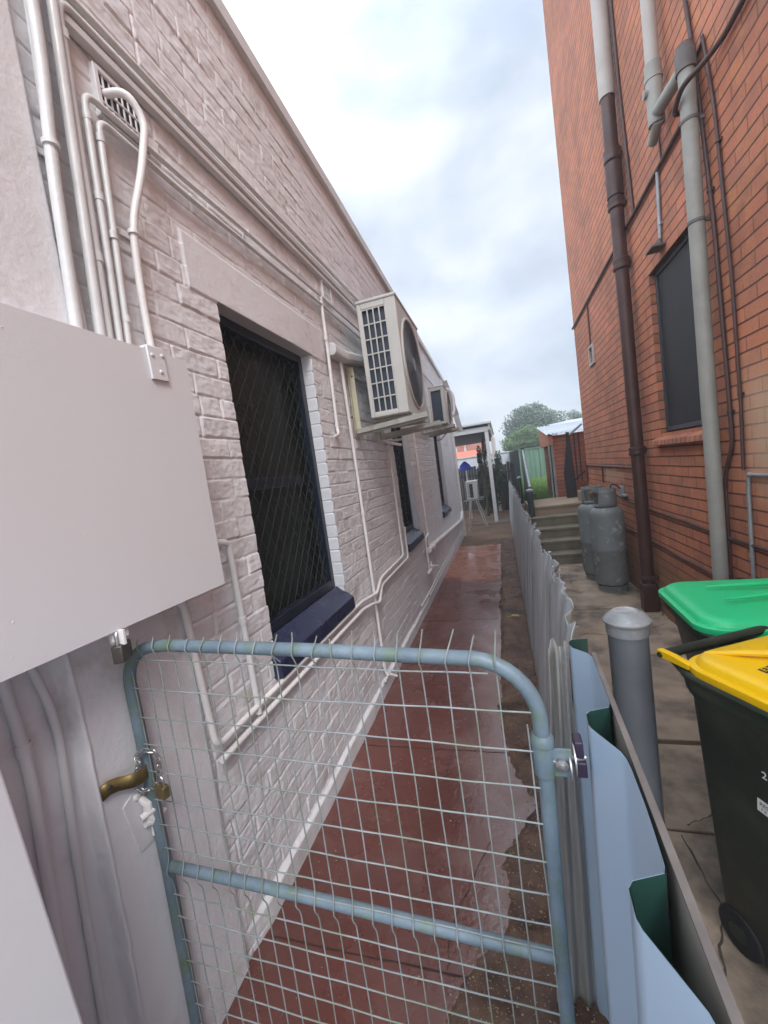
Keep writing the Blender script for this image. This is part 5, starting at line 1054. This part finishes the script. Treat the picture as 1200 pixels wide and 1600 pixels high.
# green colour-coated fence on the lawn
gf = thing('green_steel_fence', 'tall green ribbed steel fence at the back of the lawn', 'fence', (2, 20, .76))
q = MB(); pts = []; x = .38
while x < 5.2: pts += [(x, 0), (x+.10, 0), (x+.115, .03), (x+.17, .03), (x+.185, 0)]; x += .20
for (p, o1), (r1, o2) in zip(pts[:-1], pts[1:]): q.add([(p, 20-o1, .76), (r1, 20-o2, .76), (r1, 20-o2, 2.14), (p, 20-o1, 2.14)], [(0, 1, 2, 3)])
q.build('sheeting', 'greenfence', gf, recalc=False, smooth=False)
for xp in (.42, 1.75, 3.1, 4.4):
    q = MB(); q.box(xp-.035, xp+.035, 19.93, 19.99, .76, 2.17); q.build('post', 'greenfence', gf, bevel=.004)
q = MB(); q.box(.38, 5.2, 19.94, 20.02, 2.14, 2.18); q.build('top_rail', 'greenfence', gf)
q = MB(); q.add([(.39, 9.6, .76), (.39, 20, .76), (.39, 20, 2.14), (.39, 9.6, 1.95)], [(0, 1, 2, 3)])
for yy_ in np.arange(9.8, 20, .4): q.box(.37, .39, yy_, yy_+.10, .76, 1.96+(yy_-9.6)*.0175)
tag(q.build('side_fence', 'darkgreenpost', origin=(.39, 14, .76)), 'dark green ribbed side fence running back along the lawn', 'fence')
# lawn
q = MB(); rnd = random.Random(2)
for _ in range(16000):
    y = 9.3+rnd.random()**1.4*10.6; x = rnd.uniform(.42, min(5, .9+(y-9)*.38)); h = rnd.uniform(.03, .10); w_ = .006+.0012*(y-9); a = rnd.random()*6.28; dx, dy = math.cos(a)*w_, math.sin(a)*w_
    q.add([(x-dx, y-dy, .757), (x+dx, y+dy, .757), (x+rnd.uniform(-.03, .03), y+rnd.uniform(-.03, .03), .757+h)], [(0, 1, 2)])
q.add([(.41, 9.31, .764), (5, 9.31, .764), (5, 20, .764), (.41, 20, .764)], [(0, 1, 2, 3)])
tag(q.build('lawn_grass', 'grass', origin=(2, 14, .76), recalc=False, smooth=False), 'bright green lawn grass behind the outhouse landing', 'grass', kind='stuff')
# trees
def crown(mb, blobs, n, s, seed):
    r = random.Random(seed); tot = sum(b[3]*b[4]*b[5] for b in blobs)
    for (cx, cy_, cz_, rx_, ry_, rz_) in blobs:
        k = int(n*rx_*ry_*rz_/tot)
        for _ in range(k):
            v = Vector((r.gauss(0, 1), r.gauss(0, 1), r.gauss(0, 1))).normalized(); rr_ = r.random()**.45
            nz_ = 1+.35*mnoise.noise(v*2.2+Vector((cx, cy_, cz_)))
            p = Vector((cx+v.x*rx_*rr_*nz_, cy_+v.y*ry_*rr_*nz_, cz_+v.z*rz_*rr_*nz_))
            a = Vector((r.gauss(0, 1), r.gauss(0, 1), r.gauss(0, 1))).normalized(); b = a.orthogonal().normalized(); ss = s*r.uniform(.5, 1.4)
            mb.add([p-a*ss, p+b*ss*.5, p+a*ss, p-b*ss*.5], [(0, 1, 2, 3)])
def tree(name, label, base, h, blobs, n, s, leaf, seed, cat='tree'):
    t = thing(name, label, cat, base); bx, by, bz = base; q = MB()
    q.tube([(bx, by, bz), (bx+.05, by, bz+h*.3), (bx-.05, by, bz+h*.55)], [h*.035, h*.028, h*.018], 8)
    for b in blobs: q.tube([(bx, by, bz+h*.4), (bx*.5+b[0]*.5, by*.5+b[1]*.5, (bz+h*.45)*.5+b[2]*.5), b[:3]], [h*.016, h*.010, h*.004], 6)
    q.build('trunk', 'bark', t)
    q = MB(); crown(q, blobs, n, s, seed); q.build('crown', leaf, t, recalc=False, smooth=False); return t
tree('shade_tree', 'large dark blue green tree rising behind the green steel fence', (2.1, 27.5, 0), 5, [(1.2, 27.5, 3.7, 1.0, 1.0, 1.0), (2.1, 27.5, 4.1, 1.2, 1.1, 1.0), (3.1, 27.8, 3.7, 1.1, 1.0, .95), (.9, 27.3, 2.7, .8, .9, .8), (2.2, 27, 2.9, 1.2, 1, .9), (3.3, 27.3, 2.7, 1.0, 1, .8), (1.7, 27.6, 4.7, .55, .5, .4), (2.5, 27.6, 4.75, .5, .5, .4)], 15000, .075, 'leafA', 1)
tree('young_tree', 'pale feathery green tree in front of the large dark tree', (1.2, 22.5, 0), 3.4, [(.9, 22.5, 2.5, .75, .7, .6), (1.6, 22.5, 2.75, .8, .7, .55), (2.2, 22.7, 2.35, .7, .6, .5), (1.3, 22.3, 3.1, .5, .5, .35), (.7, 22.4, 1.9, .5, .6, .5)], 11000, .05, 'leafB', 2)
tree('gum_tree', 'thin hazy tree top showing above the outhouse roof', (5.0, 30, 0), 4.6, [(4.9, 30, 4.1, .45, .4, .45), (5.3, 30, 3.9, .35, .4, .4)], 1100, .05, 'leafA', 7)
tree('shrub', 'dark leafy shrub growing against the paling fence beside the far air conditioner', (-.55, 14.6, 0), 1.6, [(-.55, 14.6, .8, .42, .5, .75), (-.35, 14.7, 1.2, .35, .4, .6), (-.65, 14.5, 1.5, .18, .2, .5), (-.15, 14.9, 1.25, .28, .3, .5)], 9000, .035, 'leafC', 3, 'shrub')
tree('shrub', 'slender upright shrub sprigs rising above the dark leafy shrub', (-.62, 14.0, 0), 1.8, [(-.68, 14, 2.0, .10, .10, .38), (-.5, 14, 2.15, .09, .1, .5), (-.1, 14.3, 1.8, .12, .1, .35)], 1500, .032, 'leafC', 4, 'shrub')
fr_ = MB(); fr_.box(3.0, 6.5, 23.5, 27, 0, 3.2); fr_.add([(2.9, 23.3, 3.15), (6.6, 23.3, 3.25), (6.6, 27, 3.75), (2.9, 27, 3.6)], [(0, 1, 2, 3)])
tag(fr_.build('grey_roofed_building', 'zinc', origin=(4.5, 25, 0)), 'distant pale grey roofed building just above the outhouse roof', 'building')

q = MB(); rnd = random.Random(21)
for _ in range(900):
    if rnd.random() < .5: x = RX-.01-abs(rnd.gauss(0, .03)); y = rnd.uniform(2.4, 6.8) if rnd.random() < .6 else rnd.gauss(5.0, .12)
    else: x = rnd.gauss(.24, .03); y = rnd.uniform(1.5, 6.7)
    cl_ = mnoise.noise((y*3, x*3, 0))
    if cl_ < .05: continue
    h = rnd.uniform(.01, .04)*(1+cl_); a = rnd.random()*6.28; p = Vector((x, y, .004)); d = Vector((math.cos(a), math.sin(a), 0))*rnd.uniform(.002, .005)
    q.add([p-d, p+d, p+Vector((rnd.gauss(0, .012), rnd.gauss(0, .012), h))], [(0, 1, 2)])
tag(q.build('weeds', 'leafB', origin=(1, 4, 0), recalc=False, smooth=False), 'tiny weeds and moss along the edges of the concrete yard', 'weeds', kind='stuff')
# ------------------------------------------------------------------ litter
q = MB(); rnd = random.Random(11)
for _ in range(8500):
    if rnd.random() < .86: y = .75+rnd.random()**2.4*8; x = rnd.uniform(float(np.interp(y, EY, EX)), .10)
    else: y = rnd.uniform(.5, 7); x = rnd.uniform(-1.08, -.1)
    zb = .006 if x < np.interp(y, EY, EX) else .024
    s = rnd.uniform(.0012, .0042)*(1.9 if rnd.random() < .06 else 1); a = rnd.random()*6.28; d = Vector((math.cos(a), math.sin(a), rnd.uniform(-.3, .3)))*s; e_ = Vector((-math.sin(a), math.cos(a), rnd.uniform(-.4, .4)))*s*rnd.uniform(.3, .8); p = Vector((x, y, zb+s*.5))
    up = Vector((0, 0, s*.5)); q.add([p-d, p+e_, p+d, p-e_, p+up], [(0, 1, 4), (1, 2, 4), (2, 3, 4), (3, 0, 4)])
tag(q.build('leaf_litter', 'chips', origin=(0, 2, 0), recalc=False, smooth=False), 'scattered bark chips and leaf crumbs over the soil strip and path', 'litter', kind='stuff')
q = MB(); yl = [(-.055, 0), (-.02, .022), (.03, .02), (.055, .005), (.03, -.02), (-.02, -.018)]
q.add([(-.04+x, 4.52+y, .045+.012*math.cos(x*40)) for x, y in yl]+[(-.04, 4.52, .058)], [(i, (i+1) % 6, 6) for i in range(6)])
q.tube([(-.095, 4.525, .035), (-.12, 4.53, .03)], .004, 6)
tag(q.build('fallen_leaf', 'yellowleaf', origin=(-.04, 4.52, .03)), 'single bright yellow fallen leaf on the soil beside the corrugated fence', 'leaf')
hz = MB(); hz.box(-40, 40, -25, 55, -1.03, 12.5)
ho = hz.build('haze', 'ink', origin=(0, 0, 0), smooth=False); tag(ho, kind='stuff')
hm_ = bpy.data.materials.new('haze_air'); hm_.use_nodes = True; hn = hm_.node_tree.nodes; hn.remove(hn['Principled BSDF'])
pv = hn.new('ShaderNodeVolumePrincipled'); pv.inputs['Color'].default_value = (.92, .95, 1, 1); pv.inputs['Density'].default_value = .009; pv.inputs['Anisotropy'].default_value = .2
hm_.node_tree.links.new(pv.outputs[0], hn['Material Output'].inputs['Volume']); ho.data.materials.clear(); ho.data.materials.append(hm_)
for o in list(bpy.data.objects):
    if '_o' in o: del o['_o']
